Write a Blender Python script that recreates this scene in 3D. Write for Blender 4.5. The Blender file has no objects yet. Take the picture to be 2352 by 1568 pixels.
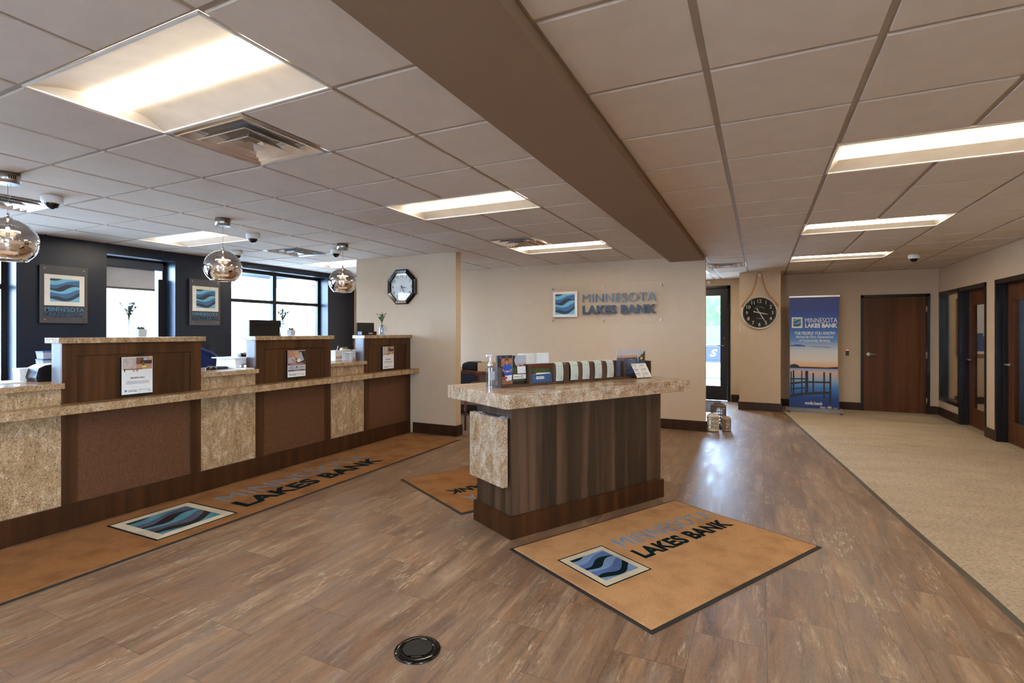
import bpy, bmesh, math, random
from mathutils import Vector, Matrix
random.seed(7)
R = math.radians
S = bpy.context.scene
COL = S.collection

# ---------------------------------------------------------------- camera, world, exposure
cam_data = bpy.data.cameras.new('camera')
cam = bpy.data.objects.new('camera', cam_data)
COL.objects.link(cam)
cam.location = (0, 0, 1.395)
cam.rotation_euler = (R(90), 0, math.atan(571 / 1188))
cam_data.sensor_width = 36
cam_data.lens = 1188 / 2352 * 36
cam_data.shift_y = -22 / 2352
cam_data.clip_start = 0.02
cam_data.clip_end = 300
S.camera = cam

LAMP_STRENGTH = 7.5
LAMP_COLOR = (1.0, 0.885, 0.69)
SKY_COLOR = (0.46, 0.68, 1.0)
SKY_STRENGTH = 13.0
EXPOSURE = 1.7

S.view_settings.view_transform = 'Standard'
S.view_settings.look = 'None'
S.view_settings.gamma = 1
S.view_settings.use_curve_mapping = False
S.view_settings.exposure = EXPOSURE
S.cycles.use_denoising = True
S.cycles.use_adaptive_sampling = True
S.cycles.adaptive_threshold = 0.05
S.cycles.max_bounces = 7
S.cycles.diffuse_bounces = 4
S.cycles.glossy_bounces = 3
S.cycles.transmission_bounces = 6
S.cycles.transparent_max_bounces = 8
S.cycles.sample_clamp_indirect = 6
S.cycles.caustics_reflective = False
S.cycles.caustics_refractive = False

world = bpy.data.worlds.new('sky')
S.world = world
world.use_nodes = True
bg = world.node_tree.nodes['Background']
bg.inputs[0].default_value = (*SKY_COLOR, 1)
bg.inputs[1].default_value = SKY_STRENGTH

# ---------------------------------------------------------------- materials
def lin(c):
    return tuple(((v / 255) / 12.92 if v / 255 <= 0.04045 else ((v / 255 + 0.055) / 1.055) ** 2.4) for v in c)

class NT:
    def __init__(s, name):
        s.m = bpy.data.materials.new(name); s.m.use_nodes = True
        s.t = s.m.node_tree; s.n = s.t.nodes; s.l = s.t.links
        s.b = s.n['Principled BSDF']
    def node(s, kind, **kw):
        n = s.n.new(kind)
        for k, v in kw.items():
            if k.startswith('i_'):
                key = k[2:].replace('_', ' ')
                n.inputs[key].default_value = v
            else: setattr(n, k, v)
        return n
    def link(s, a, b): s.l.new(a, b)
    def coords(s, scale=(1, 1, 1), rot=(0, 0, 0), loc=(0, 0, 0)):
        tc = s.node('ShaderNodeTexCoord'); mp = s.node('ShaderNodeMapping')
        mp.inputs['Scale'].default_value = scale; mp.inputs['Rotation'].default_value = rot
        mp.inputs['Location'].default_value = loc
        s.link(tc.outputs['Object'], mp.inputs['Vector']); return mp.outputs[0]
    def noise(s, vec, scale=5, detail=3, rough=.5, dist=0):
        n = s.node('ShaderNodeTexNoise'); n.inputs['Scale'].default_value = scale
        n.inputs['Detail'].default_value = detail; n.inputs['Roughness'].default_value = rough
        n.inputs['Distortion'].default_value = dist
        s.link(vec, n.inputs['Vector']); return n.outputs['Fac']
    def ramp(s, fac, stops, interp='LINEAR'):
        r = s.node('ShaderNodeValToRGB'); r.color_ramp.interpolation = interp
        e = r.color_ramp.elements
        while len(e) < len(stops): e.new(0.5)
        for k, (p, c) in enumerate(stops):
            e[k].position = p; e[k].color = (*c, 1) if len(c) == 3 else c
        s.link(fac, r.inputs[0]); return r.outputs[0]
    def mix(s, fac, a, b, mode='MIX'):
        n = s.node('ShaderNodeMix'); n.data_type = 'RGBA'; n.blend_type = mode
        for sock, v in ((n.inputs[0], fac), (n.inputs[6], a), (n.inputs[7], b)):
            if hasattr(v, 'is_output'): s.link(v, sock)
            elif isinstance(v, (int, float)): sock.default_value = v
            else: sock.default_value = (*v, 1)
        return n.outputs[2]
    def bump(s, h, strength=.3, dist=.01):
        b = s.node('ShaderNodeBump'); b.inputs['Strength'].default_value = strength
        b.inputs['Distance'].default_value = dist
        s.link(h, b.inputs['Height']); s.link(b.outputs[0], s.b.inputs['Normal'])
    def set(s, **kw):
        for k, v in kw.items():
            k = k.replace('_', ' ')
            if hasattr(v, 'is_output'): s.link(v, s.b.inputs[k])
            else: s.b.inputs[k].default_value = (*v, 1) if isinstance(v, tuple) and len(v) == 3 else v
        return s

MAT = {}
def pm(name, rgb, rough=.5, metal=0, var=.06, nscale=8, bump=0, bscale=80, spec=.5, **kw):
    """a plain procedural material: a base colour with faint noise variation"""
    t = NT(name); c = lin(rgb)
    v = t.coords()
    f = t.noise(v, nscale, 3)
    lo = tuple(x * (1 - var) for x in c); hi = tuple(min(1, x * (1 + var)) for x in c)
    t.set(Base_Color=t.ramp(f, [(.3, lo), (.7, hi)]), Roughness=rough, Metallic=metal)
    t.b.inputs['Specular IOR Level'].default_value = spec
    if bump: t.bump(t.noise(v, bscale, 2), bump, .002)
    for k, x in kw.items(): t.b.inputs[k.replace('_', ' ')].default_value = x
    MAT[name] = t.m; return t.m

pm('wall_paint', (206, 180, 150), .75, bump=.12, bscale=260, var=.02)
pm('column_paint', (204, 179, 150), .75, bump=.12, bscale=260, var=.02)
pm('navy_paint', (22, 31, 46), .36, bump=.1, bscale=260, var=.03)
pm('office_blue_paint', (78, 108, 140), .6, var=.03)
pm('beam_paint', (140, 114, 88), .75, bump=.12, bscale=260, var=.02)
pm('ceiling_tile', (212, 198, 182), .9, bump=.25, bscale=220, var=.03)
pm('grid_paint', (168, 154, 136), .6)
pm('white_enamel', (232, 228, 220), .45)
pm('reflector_cream', (232, 220, 204), .6)
pm('white_plastic', (228, 228, 226), .4)
pm('black_plastic', (16, 15, 15), .3)
pm('black_gloss', (10, 10, 10), .12)
pm('dark_frame', (19, 16, 15), .35)
pm('black_rubber', (26, 24, 24), .6)
pm('chrome', (205, 205, 208), .12, 1)
pm('brushed_metal', (190, 188, 184), .32, 1)
pm('aluminium', (200, 200, 198), .38, .8)
pm('steel_dark', (110, 110, 112), .3, 1)
pm('strip_grey', (96, 88, 74), .85, spec=.1)
pm('brass_bronze', (120, 100, 72), .35, 1)
pm('paper_white', (232, 228, 218), .6)
pm('paper_green', (204, 206, 188), .7, spec=.2)
pm('card_white', (240, 236, 226), .5)
pm('ink_black', (26, 26, 28), .5)
pm('ink_grey', (120, 118, 118), .5)
pm('logo_white', (232, 224, 208), .5)
pm('logo_dark', (50, 60, 72), .5)
pm('logo_mid', (66, 108, 150), .5)
pm('logo_light', (116, 184, 208), .5)
pm('letter_blue', (88, 122, 152), .5)
pm('letter_slate', (62, 76, 92), .5)
pm('navy_letter_blue', (90, 140, 168), .5)
pm('navy_letter_slate', (50, 76, 98), .5)
pm('mat_rubber', (38, 32, 28), .75)
pm('rope', (176, 128, 72), .85, bump=.8, bscale=60, var=.25, nscale=60)
pm('navy_fabric', (28, 42, 78), .8, bump=.5, bscale=150)
pm('office_chair_blue', (26, 44, 96), .6)
pm('cherry_wood', (96, 44, 24), .35, var=.2, nscale=14)
pm('clock_black', (14, 15, 14), .7, spec=.15)
pm('clock_cream', (226, 212, 186), .5)
pm('clock_white', (228, 226, 216), .4)
pm('concrete', (190, 188, 184), .8)
pm('pot_ceramic', (206, 200, 188), .5)
pm('leaf_green', (84, 122, 48), .6, var=.3, nscale=40)
pm('succulent_green', (72, 92, 70), .6, var=.3, nscale=40)
pm('petal_blue', (70, 92, 190), .6)
pm('petal_white', (236, 236, 228), .6)
pm('stem_green', (78, 96, 50), .7)
pm('tan_cardboard', (196, 160, 118), .8)
pm('lantern_white', (226, 214, 190), .6)
pm('lantern_tan', (170, 146, 120), .7, var=.2, nscale=40)
pm('lantern_dark', (112, 98, 86), .7, var=.25, nscale=40)
pm('lens_dome', (12, 10, 12), .08)
pm('shade_fabric', (176, 176, 178), .8)
pm('cassette_grey', (58, 64, 78), .5)
pm('red_ink', (206, 70, 50), .5)
pm('photo_skyblue', (70, 118, 190), .5)
pm('photo_blue', (44, 84, 168), .5, var=.4, nscale=30)
pm('photo_dark', (38, 34, 32), .5, var=.5, nscale=40)
pm('photo_skin', (186, 136, 108), .5)
pm('photo_brown', (118, 74, 48), .5, var=.4, nscale=40)
pm('photo_stone', (186, 168, 156), .5, var=.2, nscale=30)
pm('photo_wood', (166, 104, 60), .5, var=.4, nscale=50)
pm('photo_orange', (214, 152, 108), .5)
pm('photo_water', (66, 84, 112), .4, var=.8, nscale=120)
pm('photo_lake', (52, 88, 126), .4, var=.5, nscale=90)
pm('photo_tree', (62, 70, 34), .6, var=.7, nscale=90)
pm('photo_teal', (60, 130, 150), .5)
pm('photo_grey', (176, 176, 180), .5)
pm('photo_yellow', (222, 200, 70), .5)
pm('picture_sky', (196, 194, 200), .5)
pm('picture_sea', (54, 74, 122), .5, var=.5, nscale=60)
pm('oak_frame', (150, 98, 52), .45)
pm('truck_paint', (52, 66, 90), .3)
pm('truck_trim', (26, 34, 48), .4)
pm('crown_green', (52, 78, 34), .8, var=.5, nscale=3)
pm('bark', (90, 74, 58), .9)
pm('siding_white', (226, 226, 222), .7)
pm('soffit_grey', (120, 132, 150), .7)
pm('stitched_seat', (32, 38, 58), .8)

def build_special():
    # laminate granite: beige ground, brown and black flecks running in diagonal veins
    for name, warm, light in (('granite', (196, 160, 116), (222, 192, 150)), ('granite_grey', (204, 176, 144), (226, 208, 182))):
        t = NT(name); v = t.coords(rot=(.5, .6, .8), scale=(1, 1, 1))
        v2 = t.coords(rot=(.5, .6, .8), scale=(1.0, 2.0, 1.0))
        base = t.ramp(t.noise(v2, 7, 5, .6, .8), [(.35, lin((180, 144, 100))), (.5, lin(warm)), (.68, lin(light))])
        dens = t.ramp(t.noise(v2, 5, 3, .6, 1.5), [(.38, (0, 0, 0)), (.62, (1, 1, 1))])
        f1 = t.noise(v2, 50, 5, .62, 1.8)
        ln = t.ramp(f1, [(.425, (0, 0, 0)), (.485, (1, 1, 1)), (.545, (0, 0, 0))])
        dn = t.ramp(t.noise(v2, 11, 4, .65, 1.2), [(.34, (.5, .5, .5)), (.56, (1, 1, 1))])
        c = t.mix(t.mix(1, ln, dn, 'MULTIPLY'), base, lin((76, 50, 35)))
        c = t.mix(t.mix(1, t.ramp(f1, [(.56, (0, 0, 0)), (.64, (.7, .7, .7))]), dens, 'MULTIPLY'), c, lin((150, 112, 80)))
        f2 = t.noise(v, 130, 3, .6, .4)
        c = t.mix(t.ramp(f2, [(.34, (1, 1, 1)), (.39, (0, 0, 0))]), c, lin((64, 46, 36)))
        c = t.mix(t.ramp(t.noise(v, 95, 2, .5, .3), [(.64, (0, 0, 0)), (.72, (.7, .7, .7))]), c, lin((230, 212, 182)))
        vein = t.noise(v2, 2.2, 4, .6, 1.8)
        c = t.mix(t.ramp(vein, [(.485, (0, 0, 0)), (.5, (.45, .45, .45)), (.515, (0, 0, 0))]), c, lin((96, 62, 44)))
        t.set(Base_Color=c, Roughness=.22); MAT[name] = t.m
    # dark zebra laminate, vertical grain
    for name, a, b, d in (('wood_satin', (66, 38, 18), (92, 56, 28), (44, 25, 12)), ('wood_laminate', (66, 38, 18), (92, 56, 28), (44, 25, 12)),
                          ('wood_island', (50, 35, 22), (98, 71, 50), (30, 21, 13)),
                          ('wood_base', (60, 32, 13), (78, 44, 20), (46, 24, 10)),
                          ('door_wood', (90, 50, 24), (106, 62, 32), (74, 40, 18)),
                          ('holder_wood', (84, 58, 40), (104, 74, 52), (60, 40, 28)),
                          ('trim_brown', (56, 33, 18), (66, 40, 23), (44, 26, 14))):
        t = NT(name)
        s1 = t.noise(t.coords(scale=(7, 7, .25)), 1.6, 2, .5, .2)
        g = t.noise(t.coords(scale=(90, 90, 1.5)), 3, 3, .6)
        c = t.ramp(s1, [(.36, lin(d)), (.5, lin(a)), (.66, lin(b))])
        c = t.mix(.3, c, t.ramp(g, [(.35, lin(d)), (.65, lin(b))]))
        t.set(Base_Color=c, Roughness=.3 if name == 'wood_satin' else .36 if name == 'wood_island' else .4); t.b.inputs['Specular IOR Level'].default_value = .8 if name == 'wood_satin' else .5 if name in ('wood_island', 'holder_wood') else .3; MAT[name] = t.m
    # embossed brown panel
    t = NT('embossed_panel')
    n = t.noise(t.coords(scale=(30, 60, 16), rot=(.35, 0, 0)), 2.2, 2, .5, 1.2)
    t.set(Base_Color=t.ramp(n, [(.3, lin((84, 51, 30))), (.7, lin((108, 71, 45)))]), Roughness=.5)
    t.b.inputs['Specular IOR Level'].default_value = .2; t.bump(n, .55, .004); MAT['embossed_panel'] = t.m
    # plank tile floor, rows 0.305 wide along Y
    t = NT('floor_tile')
    tc = t.node('ShaderNodeTexCoord'); sp = t.node('ShaderNodeSeparateXYZ'); cb = t.node('ShaderNodeCombineXYZ')
    t.link(tc.outputs['Object'], sp.inputs[0])
    ax = t.node('ShaderNodeMath', operation='ADD'); ax.inputs[1].default_value = 30.5 - .025
    ay = t.node('ShaderNodeMath', operation='ADD'); ay.inputs[1].default_value = 61 - .10
    t.link(sp.outputs[0], ax.inputs[0]); t.link(sp.outputs[1], ay.inputs[0])
    t.link(ay.outputs[0], cb.inputs[0]); t.link(ax.outputs[0], cb.inputs[1])
    br = t.node('ShaderNodeTexBrick'); br.offset = .5; br.offset_frequency = 2
    t.link(cb.outputs[0], br.inputs['Vector'])
    for k, x in (('Scale', 1), ('Mortar Size', .0013), ('Mortar Smooth', .1), ('Bias', 0), ('Brick Width', .61), ('Row Height', .305)):
        br.inputs[k].default_value = x
    br.inputs['Color1'].default_value = (0, 0, 0, 1); br.inputs['Color2'].default_value = (1, 1, 1, 1)
    br.inputs['Mortar'].default_value = (.5, .5, .5, 1)
    # every tile its own shift of the grain
    vs = t.node('ShaderNodeVectorMath', operation='MULTIPLY_ADD')
    t.link(br.outputs['Color'], vs.inputs[0]); vs.inputs[1].default_value = (7, 5, 3)
    mp = t.node('ShaderNodeMapping'); mp.inputs['Scale'].default_value = (7, 1.0, 1)
    t.link(tc.outputs['Object'], mp.inputs[0]); t.link(mp.outputs[0], vs.inputs[2])
    st = t.noise(vs.outputs[0], 1.5, 6, .66, .6)
    c = t.ramp(st, [(.26, lin((58, 40, 28))), (.40, lin((104, 76, 52))), (.54, lin((146, 110, 78))), (.72, lin((188, 156, 122)))])
    mg = t.node('ShaderNodeMapping'); mg.inputs['Scale'].default_value = (3.2, .9, 1)
    t.link(tc.outputs['Object'], mg.inputs[0]); vg = t.node('ShaderNodeVectorMath', operation='ADD'); t.link(mg.outputs[0], vg.inputs[0]); t.link(vs.outputs[0], vg.inputs[1])
    cl = t.noise(vg.outputs[0], 1.0, 4, .6, .6)
    c = t.mix(t.ramp(cl, [(.42, (0, 0, 0)), (.62, (.6, .6, .6))]), c, lin((126, 108, 92)))
    c = t.mix(t.ramp(cl, [(.30, (.6, .6, .6)), (.46, (0, 0, 0))]), c, lin((138, 92, 58)))
    md = t.node('ShaderNodeMapping'); md.inputs['Scale'].default_value = (16, 1.3, 1)
    t.link(tc.outputs['Object'], md.inputs[0]); vd = t.node('ShaderNodeVectorMath', operation='ADD'); t.link(md.outputs[0], vd.inputs[0]); t.link(vs.outputs[0], vd.inputs[1])
    dk = t.noise(vd.outputs[0], 1.0, 4, .6, .5)
    c = t.mix(t.ramp(dk, [(.30, (.65, .65, .65)), (.44, (0, 0, 0))]), c, lin((76, 54, 42)))
    c = t.mix(t.ramp(dk, [(.58, (0, 0, 0)), (.70, (.5, .5, .5))]), c, lin((178, 154, 128)))
    c = t.mix(t.ramp(br.outputs['Color'], [(0, (.0, .0, .0)), (1, (.42, .42, .42))]), c, lin((98, 68, 50)))
    mp2 = t.node('ShaderNodeMapping'); mp2.inputs['Scale'].default_value = (80, 12, 1)
    t.link(tc.outputs['Object'], mp2.inputs[0])
    sc_ = t.noise(mp2.outputs[0], 1.0, 6, .72, .3)
    pt = t.noise(vg.outputs[0], .9, 3, .6, .4)
    scr = t.mix(1, t.ramp(sc_, [(.50, (0, 0, 0)), (.62, (1, 1, 1))]), t.ramp(pt, [(.53, (0, 0, 0)), (.66, (.8, .8, .8))]), 'MULTIPLY')
    c = t.mix(scr, c, lin((202, 182, 150)))
    grain = t.noise(mp2.outputs[0], 3.0, 3, .6)
    c = t.mix(.16, c, t.ramp(grain, [(.3, lin((70, 50, 38))), (.7, lin((190, 164, 140)))]))
    jf = t.node('ShaderNodeMath', operation='MULTIPLY'); jf.inputs[1].default_value = .7; t.link(br.outputs['Fac'], jf.inputs[0])
    c = t.mix(jf.outputs[0], c, lin((62, 46, 36)))
    t.set(Base_Color=c, Roughness=t.ramp(st, [(.3, (.34, .34, .34)), (.7, (.5, .5, .5))]))
    t.bump(br.outputs['Fac'], -.35, .003); MAT['floor_tile'] = t.m
    # carpet: beige loops with dark flecks
    t = NT('carpet')
    v = t.coords(rot=(0, 0, -.75), scale=(34, 90, 1))
    a = t.noise(v, 1.3, 4, .7, .6); b = t.noise(t.coords(scale=(1.4, 3, 1)), 1.4, 2)
    c = t.ramp(a, [(.34, lin((126, 110, 92))), (.47, lin((188, 168, 142))), (.7, lin((214, 196, 170)))])
    c = t.mix(t.ramp(b, [(.35, (0, 0, 0)), (.7, (.35, .35, .35))]), c, lin((156, 138, 118)))
    t.set(Base_Color=c, Roughness=.95); t.bump(t.noise(t.coords(), 220, 2), .7, .006)
    t.b.inputs['Specular IOR Level'].default_value = .1; MAT['carpet'] = t.m
    # tufted door mats
    for name, c1, c2 in (('mat_pile', (198, 146, 98), (222, 170, 118)), ('mat_pile_brown', (146, 98, 58), (176, 124, 78)), ('pile_dark', (14, 34, 38), (24, 44, 46)),
                         ('pile_blue', (116, 150, 190), (144, 172, 206)), ('pile_mid', (82, 108, 160), (104, 130, 180)), ('pile_cream', (222, 204, 172), (240, 226, 198)),
                         ('pile_grey', (120, 132, 146), (140, 150, 162)), ('pile_teal', (84, 146, 162), (106, 164, 178)), ('pile_slate', (88, 92, 110), (104, 108, 126)), ('walkoff_pile', (52, 42, 36), (74, 60, 52))):
        t = NT(name); n = t.noise(t.coords(), 260, 3, .7); w = t.noise(t.coords(), 5, 3)
        c = t.ramp(n, [(.35, lin(tuple(int(q * .82) for q in c1))), (.6, lin(c2))])
        c = t.mix(t.ramp(w, [(.45, (0, 0, 0)), (.68, (.55, .55, .55))]), c, lin(tuple(int(q * .8) for q in c1)))
        t.set(Base_Color=c, Roughness=.95); t.bump(n, .8, .005)
        t.b.inputs['Specular IOR Level'].default_value = .05; MAT[name] = t.m
    # brick
    t = NT('brick'); br = t.node('ShaderNodeTexBrick')
    tc = t.node('ShaderNodeTexCoord'); sp = t.node('ShaderNodeSeparateXYZ'); cb = t.node('ShaderNodeCombineXYZ')
    t.link(tc.outputs['Object'], sp.inputs[0]); ad = t.node('ShaderNodeMath', operation='ADD')
    t.link(sp.outputs[0], ad.inputs[0]); t.link(sp.outputs[1], ad.inputs[1])
    t.link(ad.outputs[0], cb.inputs[0]); t.link(sp.outputs[2], cb.inputs[1]); t.link(cb.outputs[0], br.inputs['Vector'])
    br.inputs['Scale'].default_value = 1; br.inputs['Brick Width'].default_value = .2; br.inputs['Row Height'].default_value = .075
    br.inputs['Mortar Size'].default_value = .006
    br.inputs['Color1'].default_value = (*lin((150, 80, 66)), 1); br.inputs['Color2'].default_value = (*lin((120, 60, 52)), 1)
    br.inputs['Mortar'].default_value = (*lin((180, 172, 164)), 1)
    t.set(Base_Color=br.outputs['Color'], Roughness=.85); MAT['brick'] = t.m
    # printed sunset of the banner: a printed picture on the cloth, by height
    t = NT('banner_print'); tc = t.node('ShaderNodeTexCoord'); sp = t.node('ShaderNodeSeparateXYZ')
    t.link(tc.outputs['Object'], sp.inputs[0])
    dv = t.node('ShaderNodeMath', operation='DIVIDE'); dv.inputs[1].default_value = 2.0
    t.link(sp.outputs[2], dv.inputs[0])
    c = t.ramp(dv.outputs[0], [(0, lin((24, 40, 92))), (.12, lin((22, 62, 130))), (.21, lin((60, 124, 190))), (.28, lin((150, 176, 198))),
                               (.345, lin((226, 178, 150))), (.375, lin((120, 160, 205))), (.385, lin((235, 170, 100))), (.45, lin((226, 214, 196))),
                               (.53, lin((206, 208, 206))), (.62, lin((92, 142, 196))), (.72, lin((44, 98, 176))), (.88, lin((32, 54, 132))), (1, lin((38, 50, 120)))])
    t.set(Base_Color=c, Roughness=.45); MAT['banner_print'] = t.m
    # clear glass panes: mostly see-through with a mirror sheen
    for name, tint, refl in (('glass', (1, 1, 1), .03), ('clock_glass', (1, 1, 1), .015), ('acrylic', (1, 1, 1), .004), ('bottle_glass', (.80, .87, .95), .2),
                             ('office_glass', (.95, .97, .97), .03)):
        t = NT(name); t.n.remove(t.b)
        out = [q for q in t.n if q.type == 'OUTPUT_MATERIAL'][0]
        tr = t.node('ShaderNodeBsdfTransparent'); tr.inputs[0].default_value = (*tint, 1)
        gl = t.node('ShaderNodeBsdfGlossy'); gl.inputs['Roughness'].default_value = .03
        mx = t.node('ShaderNodeMixShader'); fr = t.node('ShaderNodeLayerWeight'); fr.inputs[0].default_value = .15
        ma = t.node('ShaderNodeMath', operation='MULTIPLY_ADD'); ma.inputs[1].default_value = .5 if name != 'acrylic' else .2; ma.inputs[2].default_value = refl
        t.link(fr.outputs['Fresnel'], ma.inputs[0]); t.link(ma.outputs[0], mx.inputs[0])
        t.link(tr.outputs[0], mx.inputs[1]); t.link(gl.outputs[0], mx.inputs[2]); t.link(mx.outputs[0], out.inputs[0])
        MAT[name] = t.m
    # smoked mirror glass of the pendants: clearer on top, mirror below
    t = NT('mirror_glass'); t.n.remove(t.b)
    out = [q for q in t.n if q.type == 'OUTPUT_MATERIAL'][0]
    tr = t.node('ShaderNodeBsdfTransparent'); tr.inputs[0].default_value = (.46, .43, .40, 1)
    gl = t.node('ShaderNodeBsdfGlossy'); gl.inputs['Roughness'].default_value = .02; gl.inputs[0].default_value = (.92, .90, .89, 1)
    tc = t.node('ShaderNodeTexCoord'); sp = t.node('ShaderNodeSeparateXYZ'); t.link(tc.outputs['Object'], sp.inputs[0])
    mr = t.node('ShaderNodeMapRange'); mr.inputs[1].default_value = .11; mr.inputs[2].default_value = .17
    mr.inputs[3].default_value = .93; mr.inputs[4].default_value = .36
    t.link(sp.outputs[2], mr.inputs[0]); mx = t.node('ShaderNodeMixShader'); t.link(mr.outputs[0], mx.inputs[0])
    t.link(tr.outputs[0], mx.inputs[1]); t.link(gl.outputs[0], mx.inputs[2]); t.link(mx.outputs[0], out.inputs[0]); MAT['mirror_glass'] = t.m
    # glass over the diffuser blades
    t = NT('clear_blade'); t.set(Base_Color=(.90, .90, .92), Roughness=.14, Metallic=.8); MAT['clear_blade'] = t.m
    # light givers
    for name, col, st in (('lamp_lens', LAMP_COLOR, LAMP_STRENGTH), ('pendant_disc', (1, .80, .58), 4.0), ('led_green', (.2, 1, .3), 1.0), ('led_red', (1, .1, .05), 1.5)):
        t = NT(name); t.set(Base_Color=(.9, .9, .9), Emission_Color=col, Emission_Strength=st); MAT[name] = t.m
build_special()

# ---------------------------------------------------------------- mesh helpers
def frame(o=(0, 0, 0), x=(1, 0, 0), y=(0, 1, 0), z=None):
    x = Vector(x); y = Vector(y); z = Vector(z) if z else x.cross(y)
    m = Matrix((x, y, z)).transposed().to_4x4(); m.translation = Vector(o); return m
def rotz(a, o=(0, 0, 0)): return Matrix.Translation(o) @ Matrix.Rotation(a, 4, 'Z')

class M:
    """collects shapes into one mesh; mi is the current material slot, T the current transform"""
    def __init__(s, T=None): s.v = []; s.f = []; s.m = []; s.sm = []; s.mi = 0; s.T = T; s.smooth = False
    def raw(s, vs, fs, smooth=None):
        n = len(s.v)
        for p in vs:
            p = Vector(p)
            s.v.append(tuple(s.T @ p) if s.T else tuple(p))
        for f in fs: s.f.append(tuple(n + i for i in f)); s.m.append(s.mi); s.sm.append(s.smooth if smooth is None else smooth)
        return s
    def box(s, x0, x1, y0, y1, z0, z1):
        x0, x1 = min(x0, x1), max(x0, x1); y0, y1 = min(y0, y1), max(y0, y1); z0, z1 = min(z0, z1), max(z0, z1)
        return s.raw([(x0, y0, z0), (x1, y0, z0), (x1, y1, z0), (x0, y1, z0), (x0, y0, z1), (x1, y0, z1), (x1, y1, z1), (x0, y1, z1)],
              [(0, 3, 2, 1), (4, 5, 6, 7), (0, 1, 5, 4), (1, 2, 6, 5), (2, 3, 7, 6), (3, 0, 4, 7)])
    def rbox(s, x0, x1, y0, y1, z0, z1, b=.004):
        """box with bevelled edges"""
        bm = bmesh.new(); bmesh.ops.create_cube(bm, size=1)
        for q in bm.verts: q.co = Vector((x0 + (q.co.x + .5) * (x1 - x0), y0 + (q.co.y + .5) * (y1 - y0), z0 + (q.co.z + .5) * (z1 - z0)))
        bmesh.ops.bevel(bm, geom=bm.edges[:], offset=b, segments=2, affect='EDGES', profile=.6)
        bm.verts.index_update()
        s.raw([q.co for q in bm.verts], [[q.index for q in f.verts] for f in bm.faces]); bm.free(); return s
    def prism(s, poly, z0, z1, T=None):
        """polygon in xy extruded along z"""
        n = len(poly); vs = [(p[0], p[1], z0) for p in poly] + [(p[0], p[1], z1) for p in poly]
        if T: vs = [T @ Vector(q) for q in vs]
        return s.raw(vs, [tuple(range(n - 1, -1, -1)), tuple(range(n, 2 * n))] + [(i, (i + 1) % n, n + (i + 1) % n, n + i) for i in range(n)], False)
    def quad(s, a, b, c, d): return s.raw([a, b, c, d], [(0, 1, 2, 3)], False)
    def cyl(s, c, r, z0, z1, n=24, r2=None, smooth=True):
        r2 = r if r2 is None else r2
        vs = [(c[0] + r * math.cos(2 * math.pi * i / n), c[1] + r * math.sin(2 * math.pi * i / n), z0) for i in range(n)]
        vs += [(c[0] + r2 * math.cos(2 * math.pi * i / n), c[1] + r2 * math.sin(2 * math.pi * i / n), z1) for i in range(n)]
        s.raw(vs, [(i, (i + 1) % n, n + (i + 1) % n, n + i) for i in range(n)], smooth)
        return s.raw(vs, [tuple(range(n - 1, -1, -1)), tuple(range(n, 2 * n))], False)
    def lathe(s, prof, n=28, c=(0, 0), closed=False):
        vs = []
        for r, z in prof:
            for i in range(n):
                a = 2 * math.pi * i / n; vs.append((c[0] + r * math.cos(a), c[1] + r * math.sin(a), z))
        fs = [(k * n + i, k * n + (i + 1) % n, (k + 1) * n + (i + 1) % n, (k + 1) * n + i) for k in range(len(prof) - 1) for i in range(n)]
        return s.raw(vs, fs, True)
    def tube(s, pts, r, n=8, caps=True):
        pts = [Vector(p) for p in pts]; rings = []; up = Vector((0, 0, 1))
        for k, p in enumerate(pts):
            d = (pts[min(k + 1, len(pts) - 1)] - pts[max(k - 1, 0)]).normalized()
            a = d.cross(up)
            if a.length < .05: a = d.cross(Vector((1, 0, 0)))
            a.normalize(); b = a.cross(d).normalized(); rr = r[k] if isinstance(r, (list, tuple)) else r
            rings += [p + (a * math.cos(2 * math.pi * i / n) + b * math.sin(2 * math.pi * i / n)) * rr for i in range(n)]
        fs = [(k * n + i, k * n + (i + 1) % n, (k + 1) * n + (i + 1) % n, (k + 1) * n + i) for k in range(len(pts) - 1) for i in range(n)]
        s.raw(rings, fs, True)
        if caps: s.raw(rings[:n], [tuple(range(n))], False); s.raw(rings[-n:], [tuple(range(n - 1, -1, -1))], False)
        return s
    def ball(s, c, r, n=14, sz=1, z0=-1, z1=1):
        prof = []
        for k in range(n + 1):
            t = -math.pi / 2 + math.pi * k / n
            if z0 <= math.sin(t) <= z1: prof.append((r * math.cos(t), c[2] + r * sz * math.sin(t)))
        return s.lathe(prof, 2 * n, (c[0], c[1]))
    def build(s, name, mats, parent=None, world=False, bevel=0):
        """link as one mesh object; world=True: the coordinates are world ones and are taken into the parent's space"""
        me = bpy.data.meshes.new(name)
        vs = s.v
        off = Vector((0, 0, 0))
        if parent is None:
            xs = [p[0] for p in vs]; ys = [p[1] for p in vs]; zs = [p[2] for p in vs]
            off = Vector(((min(xs) + max(xs)) / 2, (min(ys) + max(ys)) / 2, min(zs)))
            if name.startswith(('floor', 'carpet', 'ceiling', 'wall')): off = Vector((0, 0, 0))
            vs = [(p[0] - off.x, p[1] - off.y, p[2] - off.z) for p in vs]
        elif world:
            q = parent
            W = Matrix.Translation(q.location) @ q.rotation_euler.to_matrix().to_4x4()
            while q.parent: q = q.parent; W = (Matrix.Translation(q.location) @ q.rotation_euler.to_matrix().to_4x4()) @ W
            inv = W.inverted(); vs = [tuple(inv @ Vector(p)) for p in vs]
        me.from_pydata(vs, [], s.f)
        if not isinstance(mats, (list, tuple)): mats = [mats]
        for q in mats: me.materials.append(MAT[q])
        me.polygons.foreach_set('material_index', s.m); me.polygons.foreach_set('use_smooth', s.sm)
        me.update()
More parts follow.
